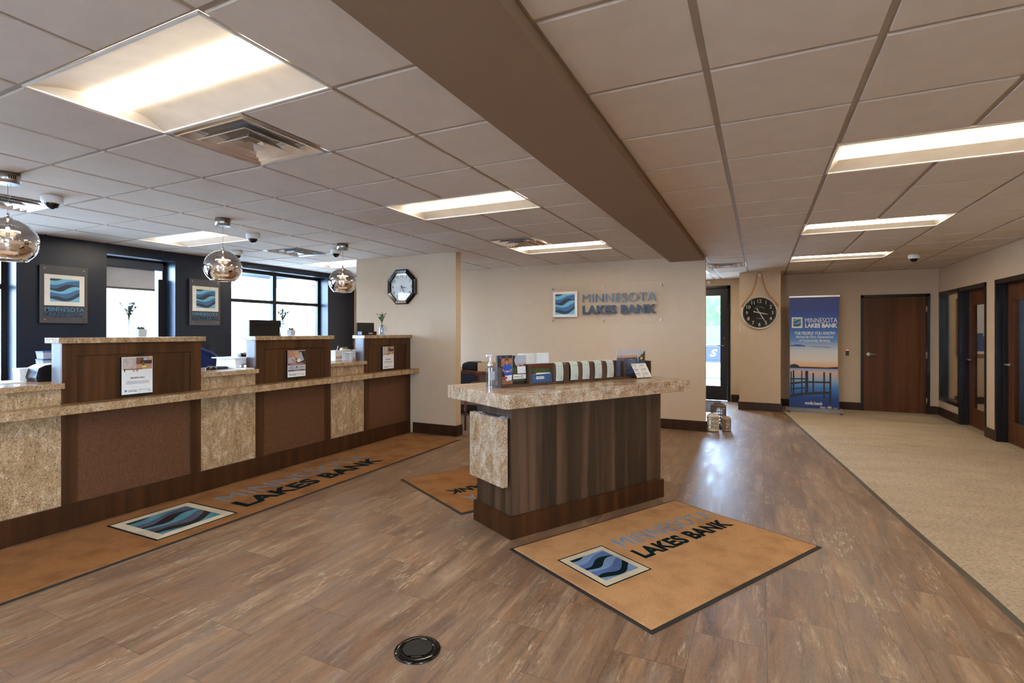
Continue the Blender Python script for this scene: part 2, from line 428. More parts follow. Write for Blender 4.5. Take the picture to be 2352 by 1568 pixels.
        bm = bmesh.new(); bm.from_mesh(me); bmesh.ops.remove_doubles(bm, verts=bm.verts, dist=1e-5)
        if not getattr(s, 'keep_normals', False): bmesh.ops.recalc_face_normals(bm, faces=bm.faces)
        bm.to_mesh(me); bm.free()
        o = bpy.data.objects.new(name, me); COL.objects.link(o); o.location = off
        if parent: o.parent = parent
        if bevel:
            b = o.modifiers.new('bevel', 'BEVEL'); b.width = bevel; b.segments = 2; b.limit_method = 'ANGLE'
        return o

_tc = {}
def text_geo(body, bold=0, shear=0, spacing=1.0):
    key = (body, bold, shear, spacing)
    if key in _tc: return _tc[key]
    cu = bpy.data.curves.new('t', 'FONT'); cu.body = body; cu.offset = bold; cu.shear = shear; cu.space_character = spacing
    cu.resolution_u = 4
    cu.fill_mode = 'FRONT'
    o = bpy.data.objects.new('t', cu); COL.objects.link(o)
    dg = bpy.context.evaluated_depsgraph_get(); me = o.evaluated_get(dg).to_mesh()
    vs = [tuple(q.co) for q in me.vertices]; fs = [tuple(p.vertices) for p in me.polygons]
    o.evaluated_get(dg).to_mesh_clear(); bpy.data.objects.remove(o); bpy.data.curves.remove(cu)
    x0 = min(p[0] for p in vs); x1 = max(p[0] for p in vs); y0 = min(p[1] for p in vs); y1 = max(p[1] for p in vs)
    vs = [((p[0] - x0) / (x1 - x0), (p[1] - y0) / (y1 - y0)) for p in vs]
    ed = {}
    for f in fs:
        for i in range(len(f)):
            a, b = f[i], f[(i + 1) % len(f)]
            ed[(a, b)] = ed.get((a, b), 0) + 1
    border = [(a, b) for (a, b) in ed if (b, a) not in ed]
    _tc[key] = (vs, fs, border, (x1 - x0) / (y1 - y0)); return _tc[key]
def put_text(m, body, T, x0, x1, y0, y1, z0=0, z1=.001, bold=0, shear=0, spacing=1.0):
    """letters filling the box x0..x1, y0..y1 of frame T, z0..z1 thick along the frame's normal"""
    vs, fs, border, _ = text_geo(body, bold, shear, spacing)
    P = lambda p, z: T @ Vector((x0 + p[0] * (x1 - x0), y0 + p[1] * (y1 - y0), z))
    n = len(vs)
    m.raw([P(p, z1) for p in vs] + [P(p, z0) for p in vs], list(fs) + [(a, n + a, n + b, b) for a, b in border], False)
def text_h(body, w, bold=0, spacing=1.0): return w / text_geo(body, bold, 0, spacing)[3]

WB = [  # the lower edges of the seven bands of the wave logo: (x, depth below the top)
    [(0, .085), (.15, .095), (.3, .06), (.45, -.02), (1, -.3)],
    [(0, .27), (.2, .27), (.4, .20), (.6, .11), (.8, .065), (1, .05)],
    [(0, .43), (.2, .43), (.35, .35), (.5, .26), (.65, .225), (.8, .24), (1, .30)],
    [(0, .50), (.15, .535), (.33, .56), (.45, .52), (.6, .41), (.75, .33), (.88, .31), (1, .33)],
    [(0, .60), (.2, .635), (.45, .655), (.65, .60), (.8, .51), (1, .42)],
    [(0, .79), (.15, .765), (.3, .785), (.45, .84), (.6, .84), (.75, .76), (1, .56)],
    [(0, .88), (.2, .93), (.4, .975), (.55, .98), (.7, .94), (.85, .84), (1, .73)],
    [(0, 1), (1, 1)]]
def wv(pts, x):
    n = len(pts)
    for k in range(n - 1):
        if pts[k][0] <= x <= pts[k + 1][0]:
            p0, p1 = pts[k], pts[k + 1]; t = (x - p0[0]) / (p1[0] - p0[0])
            if n == 2: return p0[1] + t * (p1[1] - p0[1])
            m0 = (p1[1] - pts[k - 1][1]) / (p1[0] - pts[k - 1][0]) if k > 0 else 0
            m1 = (pts[k + 2][1] - p0[1]) / (pts[k + 2][0] - p0[0]) if k + 2 < n else (p1[1] - p0[1]) / (p1[0] - p0[0])
            h = p1[0] - p0[0]
            return (2 * t**3 - 3 * t**2 + 1) * p0[1] + (t**3 - 2 * t**2 + t) * h * m0 + (-2 * t**3 + 3 * t**2) * p1[1] + (t**3 - t**2) * h * m1
    return pts[-1][1]
def put_logo(m, T, x0, x1, y0, y1, z=.001, slots=(0, 1, 2, 3), border=.13, flush=.0006, outline=None):
    """framed wave logo; slots: frame, dark, mid, light. T frame: x right, y up, z out"""
    if outline is not None:
        m.mi = outline; b = (x1 - x0) * .03
        m.prism([(x0 - b, y0 - b), (x1 + b, y0 - b), (x1 + b, y1 + b), (x0 - b, y1 + b)], 0, z * .6, T)
    m.mi = slots[0]; m.prism([(x0, y0), (x1, y0), (x1, y1), (x0, y1)], 0, z, T)
    w = x1 - x0; h = y1 - y0; a0, a1 = x0 + w * border, x1 - w * border; b0, b1 = y0 + h * border, y1 - h * border
    N = 20; seq = [1, 3, 2, 1, 3, 2, 1, 3]; zz = z + flush
    prev = [0] * (N + 1)
    for k in range(8):
        cur = [min(1, max(prev[i], wv(WB[k], i / N))) for i in range(N + 1)]
        m.mi = slots[seq[k]]
        vs = []; fs = []
        for i in range(N + 1):
            x = a0 + (a1 - a0) * i / N
            vs += [T @ Vector((x, b1 - (b1 - b0) * prev[i], zz)), T @ Vector((x, b1 - (b1 - b0) * cur[i], zz))]
        for i in range(N):
            if cur[i] - prev[i] > 1e-4 or cur[i + 1] - prev[i + 1] > 1e-4: fs.append((2 * i, 2 * i + 1, 2 * i + 3, 2 * i + 2))
        m.raw(vs, fs, False); prev = cur
    m.mi = 0

def thing(name, label, cat, loc=(0, 0, 0), rz=0, group=None):
    o = bpy.data.objects.new(name, None); COL.objects.link(o); o.empty_display_size = .05
    o.location = loc; o.rotation_euler = (0, 0, rz); o['label'] = label; o['category'] = cat
    if group: o['group'] = group
    return o
def tag(o, label, cat, group=None):
    o['label'] = label; o['category'] = cat
    if group: o['group'] = group
    return o
def struct(o): o['kind'] = 'structure'; return o
def kids(o): return [c for c in bpy.data.objects if c.parent == o]
def dup(o, loc=None, rz=None, label=None, group=None, parent=None):
    c = o.copy(); COL.objects.link(c)
    if parent: c.parent = parent
    for k in kids(o): dup(k, parent=c)
    if loc is not None: c.location = loc
    if rz is not None: c.rotation_euler = (0, 0, rz)
    if label: c['label'] = label
    if group: c['group'] = group
    return c
# ---------------------------------------------------------------- the setting
C = 2.46           # ceiling height
XN = -7.10         # navy wall
XR = 2.70          # right wall
YS = 7.71          # wall with the main sign
YP = 5.90          # short wall with the octagonal clock
YD = 10.95         # far wall with the brown door
YE = 11.25         # entry wall
YB = -3.0          # wall behind the photographer

def wall(name, mat, *boxes):
    m = M()
    for b in boxes: m.box(*b)
    return struct(m.build(name, mat))

fl = M()
fl.box(XN, 2.9, YB, YE + .1, -.05, 0)
struct(fl.build('floor', 'floor_tile'))
CE = [(.338, 10.12), (.46, 9.0), (.588, 7.82), (.70, 6.8), (.80, 5.93), (.866, 5.3), (.918, 4.83), (.985, 4.25), (1.058, 3.68), (1.105, 3.2), (1.135, 2.5), (1.15, 1.6), (1.155, 0), (1.155, YB)]
m = M(); m.prism([(p[0] + .03, p[1]) for p in CE] + [(XR, YB), (XR, 9.91), (2.8, 9.91), (2.8, 7.5), (2.8, 7.5), (XR, 7.5), (XR, YD), (.338, YD)], 0, .008)
m = M()
pts = [(p[0] + .03, p[1]) for p in CE]
for a, b in zip(pts, pts[1:]): m.raw([(a[0], a[1], .008), (XR, a[1], .008), (XR, b[1], .008), (b[0], b[1], .008)], [(0, 1, 2, 3)])
m.box(.368, XR, 10.12, YD, 0, .008)
struct(m.build('carpet_floor', 'carpet'))
m = M()
for a, b in zip(CE, CE[1:]):
    m.raw([(a[0], a[1], 0), (a[0] + .006, a[1], .009), (a[0] + .03, a[1], .010), (b[0], b[1], 0), (b[0] + .006, b[1], .009), (b[0] + .03, b[1], .010)], [(0, 1, 4, 3), (1, 2, 5, 4)])
struct(m.build('trim_1', 'strip_grey'))

# ceiling: lay-in tiles with a recessed grid, region by region; cells taken by lights and diffusers are left open
LX, LY, LD = -1.69, 1.10, .60           # left grid origin and pitch
RX, RY, RDX, RDY = -.20, 2.25, .597, .61
tiles = M(); grid = M(); upper = M()
def lay(x_lines, y_lines, skip):
    for i in range(len(x_lines) - 1):
        for j in range(len(y_lines) - 1):
            x0, x1, y0, y1 = x_lines[i], x_lines[i + 1], y_lines[j], y_lines[j + 1]
            if x1 - x0 < .03 or y1 - y0 < .03: continue
            cx, cy = (x0 + x1) / 2, (y0 + y1) / 2
            if any(a < cx < b and c < cy < d for a, b, c, d in skip): continue
            g = .014
            a0, a1, b0, b1 = x0 + g, x1 - g, y0 + g, y1 - g
            if a1 - a0 > .01 and b1 - b0 > .01:
                e = .0025
                tiles.raw([(a0 + e, b0 + e, C), (a1 - e, b0 + e, C), (a1 - e, b1 - e, C), (a0 + e, b1 - e, C),
                           (a0, b0, C + .004), (a1, b0, C + .004), (a1, b1, C + .004), (a0, b1, C + .004),
                           (a0, b0, C + .02), (a1, b0, C + .02), (a1, b1, C + .02), (a0, b1, C + .02)],
                          [(0, 3, 2, 1), (0, 1, 5, 4), (1, 2, 6, 5), (2, 3, 7, 6), (3, 0, 4, 7), (4, 5, 9, 8), (5, 6, 10, 9), (6, 7, 11, 10), (7, 4, 8, 11)])
            z = C + .009; h = .016
            o = [(x0, y0, z), (x1, y0, z), (x1, y1, z), (x0, y1, z)]; q = [(x0 + h, y0 + h, z), (x1 - h, y0 + h, z), (x1 - h, y1 - h, z), (x0 + h, y1 - h, z)]
            grid.raw(o + q, [(0, 4, 5, 1), (1, 5, 6, 2), (2, 6, 7, 3), (3, 7, 4, 0)])
def lines(o, p, a, b):
    k0 = math.floor((a - o) / p) - 1; L = [a]
    for k in range(k0, k0 + 60):
        x = o + p * k
        if a + .02 < x < b - .02: L.append(x)
    return L + [b]
def cell(side, i, j, n=1):
    if side == 'L': return (LX + LD * i, LX + LD * (i + n), LY + LD * j, LY + LD * (j + 1))
    return (RX + RDX * i, RX + RDX * (i + n), RY + RDY * j, RY + RDY * (j + 1))
LIGHTS = [cell('L', -2, 0, 2), cell('L', -2, 4, 2), cell('L', -2, 8, 2), cell('L', -8, 4, 2), cell('L', -8, 8, 2), cell('L', -8, 0, 2), cell('L', -2, -4, 2), cell('L', -8, -4, 2),
          cell('R', 1, 2, 2), cell('R', 1, 6, 2), cell('R', 1, 10, 2), cell('R', 1, -2, 2), cell('R', 1, -6, 2)]
LOBBY = (-2.03, -.84, 9.56, 10.16)
VENTS = [cell('L', -2, 1), cell('L', -2, 7), cell('L', -7, 6), cell('L', -7, 2 - 1)]
VLOB = (-.80, -.20, 8.66, 9.26)
BX0, BX1, BZ = -1.175, -.715, 2.40
lay(lines(LX, LD, XN, BX0), lines(LY, LD, YB, YS), LIGHTS + VENTS)
skipR = [c for c in LIGHTS if c[0] > -1]
lay(lines(RX, RDX, BX1, XR), lines(RY, RDY, YB, YS), skipR)
ylist = lines(RY, RDY, YS, YE)
lay([BX1, VLOB[0] + .6], [8.66 - .61, 8.66, 9.26], [(BX1 - 1, VLOB[1], VLOB[2], VLOB[3])])
lay([BX1, VLOB[0] + .6], [YS] + [8.05], [])
lay([BX1, VLOB[0] + .6], [9.26, 9.87, 10.48, YE], [])
lay([-.20, .397, .994, 1.591, 2.188, XR], ylist, [c for c in skipR])
lay([-2.6, -2.03, -1.43, -.84, BX1], [YS + .12, 8.36, 8.96, 9.56, 10.16, 10.76, YE], [LOBBY, (-.84, BX1, 8.66, 9.26)])
ct = struct(tiles.build('ceiling', 'ceiling_tile'))
cg = grid.build('ceiling_grid', 'grid_paint', ct)
m = M(); m.box(XN - .4, XR + .3, YB - .2, YE + .3, 2.72, 2.8)
struct(m.build('ceiling_upper', 'ceiling_tile'))
m = M(); m.box(BX0, BX1, YB, YS, BZ, 2.72)
struct(m.build('trim_2', 'beam_paint'))

# walls
WT = 2.72
def navy_wall():
    m = M(); x0, x1 = XN - .27, XN
    # openings (y0, y1, z0, z1)
    op = [(-1.9, .35, .80, 2.34), (.95, 2.66, .80, 2.34), (3.50, 4.31, .80, 2.34), (5.13, 7.035, .76, 2.375)]
    y = YB
    for a, b, z0, z1 in op:
        m.box(x0, x1, y, a, 0, WT); m.box(x0, x1, a, b, 0, z0); m.box(x0, x1, a, b, z1, WT); y = b
    m.box(x0, x1, y, YS, 0, WT)
    return m
struct(navy_wall().build('wall_left', 'navy_paint'))
wall('wall_sign', 'wall_paint', (XN - .27, -.70, YS, YS + .12, 0, WT))
wall('wall_clock', 'wall_paint', (-5.39, -3.668, YP, YP + .125, 0, C + .012))
wall('wall_far', 'wall_paint', (.30, 1.615, YD, YD + .12, 0, WT), (2.565, 2.90, YD, YD + .12, 0, WT), (1.615, 2.565, YD, YD + .12, 2.03, WT), (1.60, 2.60, YD + .121, YD + .16, 0, 2.1))  # last box is added behind the door to block light leaking under it
wall('wall_column', 'column_paint', (-.346, .315, 10.17, YE, 0, C + .012))
wall('wall_entry', 'wall_paint', (-2.6, -1.62, YE, YE + .12, 0, WT), (-.545, .45, YE, YE + .12, 0, WT), (-1.62, -.545, YE, YE + .12, 2.33, WT))
wall('wall_lobby', 'wall_paint', (-2.72, -2.6, YS + .12, YE + .12, 0, WT))
# right wall with two recessed door openings and the side light
m = M(); x0, x1 = XR, XR + .10
m.box(x0, x1, 10.87, YD, 0, WT)
m.box(x0, x1, 9.93, 10.87, 0, .27); m.box(x0, x1, 9.93, 10.87, 2.03, WT); m.box(x0, x1, 8.92, 9.93, 2.04, WT)
m.box(x0, x1, 8.60, 8.92, 0, WT); m.box(x0, x1, 7.62, 8.60, 2.04, WT); m.box(x0, x1, -.6, 7.62, 0, WT); m.box(x0, x1, YB, -2.4, 0, WT); m.box(x0, x1, -2.4, -.6, 0, .35); m.box(x0, x1, -2.4, -.6, 2.32, WT)
struct(m.build('wall_right', 'wall_paint'))
# storefront window behind the photographer, unseen, added to light the room
BW = [(-2.4, -1.2)]
m = M(); x = XN - .27
for a, b in BW: m.box(x, a, YB - .12, YB, 0, WT); m.box(a, b, YB - .12, YB, 0, .35); m.box(a, b, YB - .12, YB, 2.32, WT); x = b
m.box(x, XR + .1, YB - .12, YB, 0, WT); struct(m.build('wall_back', 'wall_paint'))
for k, (a, b) in enumerate(BW):
    m = M(); w = .05
    for q in ((a, a + w, .35, 2.32), (b - w, b, .35, 2.32), (a, b, .35, .40), (a, b, 2.27, 2.32), ((a + b) / 2 - .03, (a + b) / 2 + .03, .35, 2.32)): m.box(q[0], q[1], YB - .10, YB - .03, q[2], q[3])
    o = struct(m.build('window_%d' % (5 + k), 'dark_frame')); m = M(); m.box(a + .02, b - .02, YB - .07, YB - .064, .37, 2.30); m.build('pane', 'glass', o, world=True)
m = M()
for q in ((-2.4, -2.35, .35, 2.32), (-.65, -.6, .35, 2.32), (-2.4, -.6, .35, .40), (-2.4, -.6, 2.27, 2.32)): m.box(XR + .02, XR + .09, *q)
o = struct(m.build('window_8', 'dark_frame')); m = M(); m.box(XR + .05, XR + .056, -2.38, -.62, .37, 2.30); m.build('pane', 'glass', o, world=True)  # added window out of view, lets more daylight in from the right
m = M(); m.box(XR + .3, 30, -30, 5, -.30, -.12); struct(m.build('ground_east', 'concrete'))
# rooms behind the right wall
wall('wall_office_back', 'wall_paint', (2.9, 5.1, 12.9, 13.0, 0, WT))
wall('wall_office_side', 'wall_paint', (5.0, 5.1, 6.0, 12.9, 0, WT), (2.8, 2.9, YD + .12, 12.9, 0, WT))
wall('wall_office_partition', 'office_blue_paint', (2.82, 5.0, 8.70, 8.78, 0, WT), (2.8, 5.0, 5.9, 6.0, 0, WT))
m = M(); m.box(2.71, 5.0, 6, 12.9, -.02, .008); struct(m.build('floor_office', 'carpet'))
m = M(); m.box(2.8, 5.1, 5.9, 13, C + .10, C + .13); struct(m.build('ceiling_office', 'ceiling_tile'))

# baseboards
def base(name, *segs):
    m = M()
    for s in segs: m.rbox(*s, 0, .142, .004)
    return struct(m.build(name, 'trim_brown'))
base('baseboard_sign', (-5.0, -.682, YS - .018, YS - .001))
base('baseboard_sign_end', (-.699, -.682, YS, YS + .12))
base('baseboard_clock', (-4.36, -3.65, YP - .018, YP - .001), (-3.667, -3.65, YP - .001, YP + .143), (-5.39, -3.667, YP + .126, YP + .143))
base('baseboard_column', (-.364, .333, 10.152, 10.169), (-.364, -.347, 10.17, YE - .02), (.316, .333, 10.17, YD - .02))
base('baseboard_far', (.333, 1.60, YD - .018, YD - .001), (2.58, XR - .02, YD - .018, YD - .001))
base('baseboard_entry', (-.53, -.365, YE - .018, YE - .001))
base('baseboard_right', (XR - .018, XR - .001, 9.935, YD - .02), (XR - .018, XR - .001, 8.61, 8.905), (XR - .018, XR - .001, YB, 7.61))
base('baseboard_office', (2.9, 4.99, 12.88, 12.899))

# windows in the navy wall: frames, mullions, panes
def window(name, y0, y1, z0, z1, mull=None, trans=None, w=.05):
    x0, x1 = XN - .27, XN - .20
    m = M()
    m.box(x0, x1, y0, y0 + w, z0, z1); m.box(x0, x1, y1 - w, y1, z0, z1); m.box(x0, x1, y0, y1, z0, z0 + w); m.box(x0, x1, y0, y1, z1 - w, z1)
    if mull: m.box(x0, x1 - .005, mull - .035, mull + .035, z0, z1)
    if trans: m.box(x0, x1 - .004, y0, y1, trans - .026, trans + .026)
    o = struct(m.build(name, 'dark_frame'))
    p = M(); p.box(x0 + .03, x0 + .036, y0 + .02, y1 - .02, z0 + .02, z1 - .02)
    p.build('pane', 'glass', o, world=True)
    s = M(); s.rbox(XN - .20, XN + .015, y0, y1, z0 - .02, z0 + .001, .004); s.build('sill', 'navy_paint', o, world=True)
    return o
window('window_1', .95, 2.66, .80, 2.34, trans=1.88)
window('window_9', -1.9, .35, .80, 2.34, mull=-.78, trans=1.88)  # added out of view left of the camera for more daylight
w2 = window('window_2', 3.50, 4.31, .80, 2.34)
m = M(); m.box(XN - .20, XN - .185, 4.20, 4.27, .9, 2.1); m.box(XN - .185, XN - .175, 4.225, 4.24, 1.55, 1.68); m.build('sash_stile', 'dark_frame', w2, world=True)
window('window_3', 5.13, 7.035, .76, 2.375, mull=6.06, trans=1.885)
# roller shade at the narrow window
t = thing('roller_shade', 'grey roller shade half raised in the narrow navy wall window', 'window shade', (XN - .10, 3.9, 1.93))
m = M(); m.rbox(XN - .14, XN - .055, 3.505, 4.19, 2.20, 2.30, .012); m.build('cassette', 'cassette_grey', t, world=True)
m = M(); m.box(XN - .108, XN - .104, 3.52, 4.11, 1.955, 2.2); m.build('shade_cloth', 'shade_fabric', t, world=True)
m = M(); m.rbox(XN - .116, XN - .098, 3.52, 4.11, 1.93, 1.957, .003); m.build('hem_bar', 'steel_dark', t, world=True)

# brown slab door in the far wall
def knob_lever(m, T, s=1):
    """lever handle: rose on the face, lever running along +x of T; T: x along the door, y up, z out"""
    n = 20
    m.prism([(.030 * math.cos(2 * math.pi * i / n), .030 * math.sin(2 * math.pi * i / n)) for i in range(n)], 0, .012, T)
    m.prism([(.011 * math.cos(2 * math.pi * i / 12), .011 * math.sin(2 * math.pi * i / 12)) for i in range(12)], .012, .055, T)
    pts = [T @ Vector((x * s, y, z)) for x, y, z in ((0, 0, .05), (.02, .004, .054), (.05, .006, .054), (.08, .002, .052), (.112, -.004, .050))]
    m.tube(pts, [.011, .011, .010, .009, .008], 10)
m = M(); jx0, jx1 = 1.60, 2.58
m.box(jx0, jx0 + .045, YD - .016, YD + .12, .008, 2.045); m.box(jx1 - .045, jx1, YD - .016, YD + .12, .008, 2.045); m.box(jx0, jx1, YD - .016, YD + .12, 2.0, 2.045)
d = struct(m.build('door_2', 'dark_frame'))
m = M(); m.box(jx0 + .048, jx1 - .048, YD + .0, YD + .045, .012, 1.998); leaf = m.build('door_leaf', 'door_wood', d, world=True)
m = M(); knob_lever(m, frame((1.715, YD, 1.0), (1, 0, 0), (0, 0, 1), (0, -1, 0))); m.build('lever_handle', 'brushed_metal', d, world=True)
for z in (.22, 1.0, 1.78):
    m = M(); m.box(jx1 - .054, jx1 - .04, YD - .022, YD - .004, z - .05, z + .05); m.tube([(jx1 - .047, YD - .024, z - .055), (jx1 - .047, YD - .024, z + .055)], .007, 10); m.build('hinge', 'brushed_metal', d, world=True)

# entry door, black frame with a tall pane and a push bar
m = M()
m.box(-.60, -.545, YE - .02, YE + .12, 0, 2.33); m.box(-1.62, -1.565, YE - .02, YE + .12, 0, 2.33); m.box(-1.62, -.545, YE - .02, YE + .12, 2.27, 2.33)
d = struct(m.build('door_1', 'black_gloss'))
m = M(); y0, y1 = YE + .02, YE + .065
m.box(-.735, -.603, y0, y1, .012, 2.265); m.box(-1.562, -1.43, y0, y1, .012, 2.265); m.box(-1.43, -.735, y0, y1, .012, .30); m.box(-1.43, -.735, y0, y1, 2.13, 2.265); m.box(-1.565, -.60, y1 - .004, y1 + .02, 2.20, 2.272)
m.build('door_leaf', 'dark_frame', d, world=True)
m = M(); m.box(-1.44, -.725, YE + .04, YE + .046, .29, 2.14); m.build('pane', 'glass', d, world=True)
m = M(); m.tube([(-1.50, y0 - .05, 1.12), (-.66, y0 - .05, 1.12)], .013, 10); m.tube([(-1.47, y0 - .05, 1.12), (-1.47, y0, 1.12)], .011); m.tube([(-.68, y0 - .05, 1.12), (-.68, y0, 1.12)], .011)
m.build('push_bar', 'brushed_metal', d, world=True)
m = M(); n = 16
m.prism([(.018 * math.cos(2 * math.pi * i / n), .018 * math.sin(2 * math.pi * i / n)) for i in range(n)], 0, .012, frame((-.665, y0, 1.27), (1, 0, 0), (0, 0, 1), (0, -1, 0))); m.build('lock_cylinder', 'brass_bronze', d, world=True)

# side light and two half-glazed office doors in the right wall
XDp = 2.80
def office_door(name, y0, y1, side=None):
    """frame around the opening y0..y1; leaf set back at XDp; hinge side at y0 (near), handle at the far side"""
    m = M()
    m.box(XR - .016, XDp + .05, y1 - .045, y1, .008, 2.055); m.box(XR - .016, XDp + .05, y0, y0 + .03, .008, 2.055); m.box(XR - .016, XDp + .05, y0, y1, 2.0, 2.055)
    m.box(XR + .055, XR + .075, y1 - .06, y1 - .045, .008, 2.0)
    d = struct(m.build(name, 'dark_frame'))
    a, b = y0 + .032, y1 - .047; g0, g1 = a + .14, b - .16
    m = M()
    m.box(XDp, XDp + .045, a, g0, .014, 1.998); m.box(XDp, XDp + .045, g1, b, .014, 1.998); m.box(XDp, XDp + .045, g0, g1, .014, .27); m.box(XDp, XDp + .045, g0, g1, 1.80, 1.998)
    m.build('door_leaf', 'door_wood', d, world=True)
    m = M(); e = .018
    for q in ((g0, g0 + e, .27, 1.80), (g1 - e, g1, .27, 1.80), (g0, g1, .27, .27 + e), (g0, g1, 1.80 - e, 1.80)): m.box(XDp - .008, XDp + .0, *q)
    m.build('glazing_bead', 'door_wood', d, world=True)
    m = M(); m.box(XDp + .02, XDp + .026, g0, g1, .27, 1.80); m.build('pane', 'office_glass', d, world=True)
    m = M(); knob_lever(m, frame((XDp, b - .07, .985), (0, -1, 0), (0, 0, 1), (-1, 0, 0))); m.build('lever_handle', 'brushed_metal', d, world=True)
    return d
office_door('door_3', 8.905, 9.94)
office_door('door_4', 7.60, 8.595)
m = M()
m.box(XR - .016, XR + .10, 9.94, 9.97, .26, 2.055); m.box(XR - .016, XR + .10, 10.83, 10.88, .26, 2.055)
m.box(XR - .016, XR + .10, 9.94, 10.88, .26, .315); m.box(XR - .016, XR + .10, 9.94, 10.88, 2.0, 2.055)
d = struct(m.build('window_4', 'dark_frame'))
m = M(); m.box(XR + .05, XR + .056, 9.96, 10.84, .30, 2.01); m.build('pane', 'office_glass', d, world=True)

# what stands outside
m = M(); m.box(-30, XN - .4, -12, 24, -.30, -.12); m.box(-30, 20, YE + .2, 60, -.30, -.12); m.box(-20, 20, -30, YB - .2, -.30, -.12); struct(m.build('ground', 'concrete'))
tag(M().box(-24.2, -24.0, -12, 30, -.12, 3.6).build('siding_wall', 'siding_white'), 'white siding wall of the building far outside the windows', 'wall')
t = thing('drive_canopy', 'flat canopy with grey soffit and white fascia outside the big window', 'canopy', (-15, 9, 3.0))
m = M(); m.box(-18, -12.1, 3, 15, 3.55, 3.65); m.build('soffit', 'soffit_grey', t, world=True)
m = M(); m.box(-18.1, -18, 3, 15.1, 3.2, 3.8); m.box(-18, -12, 15, 15.1, 3.2, 3.8); m.box(-12.1, -12, 3, 15.1, 3.5, 3.8); m.build('fascia', 'siding_white', t, world=True)
t = thing('brick_pillar', 'red brick pillar on an added white block standing in for frosted glass, beyond the right end of the big window', 'pillar', (-12.2, 12.0, -.12))
m = M(); m.box(-12.5, -12.05, 11.75, 12.3, 2.15, 3.55); m.build('brick_shaft', 'brick', t, world=True)
m = M(); m.box(-12.55, -12.0, 11.7, 12.35, -.12, 2.15); m.build('frosted_pane_block', 'siding_white', t, world=True)  # added block stands in for the white of the frosted lower pane
t = thing('pickup_truck', 'blue-grey pickup truck parked outside the glass entry door, tail towards it', 'truck', (-1.60, 19.3, -.12))
m = M(); m.rbox(-2.60, -.65, 17.3, 19.2, .40, .98, .04); m.rbox(-2.55, -.70, 19.2, 22.8, .40, 1.0, .06); m.build('body', 'truck_paint', t, world=True)
m = M(); m.raw([(-2.50, 19.2, .98), (-.75, 19.2, .98), (-.75, 21.6, .98), (-2.50, 21.6, .98), (-2.35, 19.5, 1.62), (-.9, 19.5, 1.62), (-.9, 20.9, 1.62), (-2.35, 20.9, 1.62)], [(0, 1, 5, 4), (1, 2, 6, 5), (2, 3, 7, 6), (3, 0, 4, 7), (4, 5, 6, 7)]); m.build('cab', 'truck_trim', t, world=True)
m = M(); m.rbox(-2.53, -.72, 17.25, 17.31, .52, .96, .015); tg = m.build('tailgate', 'truck_trim', t, world=True)
m = M(); Tt = frame((-2.45, 17.245, .60), (1, 0, 0), (0, 0, 1), (0, -1, 0)); put_text(m, 'S', Tt, 1.02, 1.24, .03, .25, 0, .01, bold=.02, shear=.3); m.build('emblem', 'paper_white', tg, world=True)
m = M(); m.rbox(-2.60, -.65, 17.12, 17.28, .26, .44, .02); m.build('bumper', 'aluminium', t, world=True)
for wx in (-2.55, -.9):
    for wy in (18.1, 21.7):
        m = M(); T = Matrix.Translation((wx, wy, .21)) @ Matrix.Rotation(R(90), 4, 'Y'); m.T = T; m.cyl((0, 0), .33, 0, .22, 24); m.T = None
        w = m.build('wheel', 'black_rubber', t, world=True)
def tree(x, y, h, r, label):
    t = thing('tree', label, 'tree', (x, y, -.12))
    m = M(); m.tube([(0, 0, 0), (.05, 0, h * .3), (0, .05, h * .6)], [.16, .13, .08], 8); m.build('trunk', 'bark', t)
    bm = bmesh.new(); rnd = random.Random(int(x * 7 + y))
    for k in range(9):
        bmesh.ops.create_icosphere(bm, subdivisions=2, radius=r * rnd.uniform(.4, .62), matrix=Matrix.Translation((rnd.uniform(-.55, .55) * r, rnd.uniform(-.5, .5) * r, h * .62 + rnd.uniform(-.35, .5) * r)))
    for v in bm.verts: v.co += Vector((rnd.uniform(-1, 1), rnd.uniform(-1, 1), rnd.uniform(-1, 1))) * .12 * r
    m = M(); bm.verts.index_update(); m.raw([v.co for v in bm.verts], [[v.index for v in f.verts] for f in bm.faces]); bm.free(); m.build('crown', 'crown_green', t)
tree(-3.6, 30, 4.6, 2.0, 'leafy green tree beyond the truck, nearer the left of the pane')
tree(-6.6, 34, 5.2, 2.3, 'leafy green tree farther behind, left of the other tree')
tree(-1.2, 36, 5.0, 2.2, 'leafy green tree farther behind, right of the other tree')

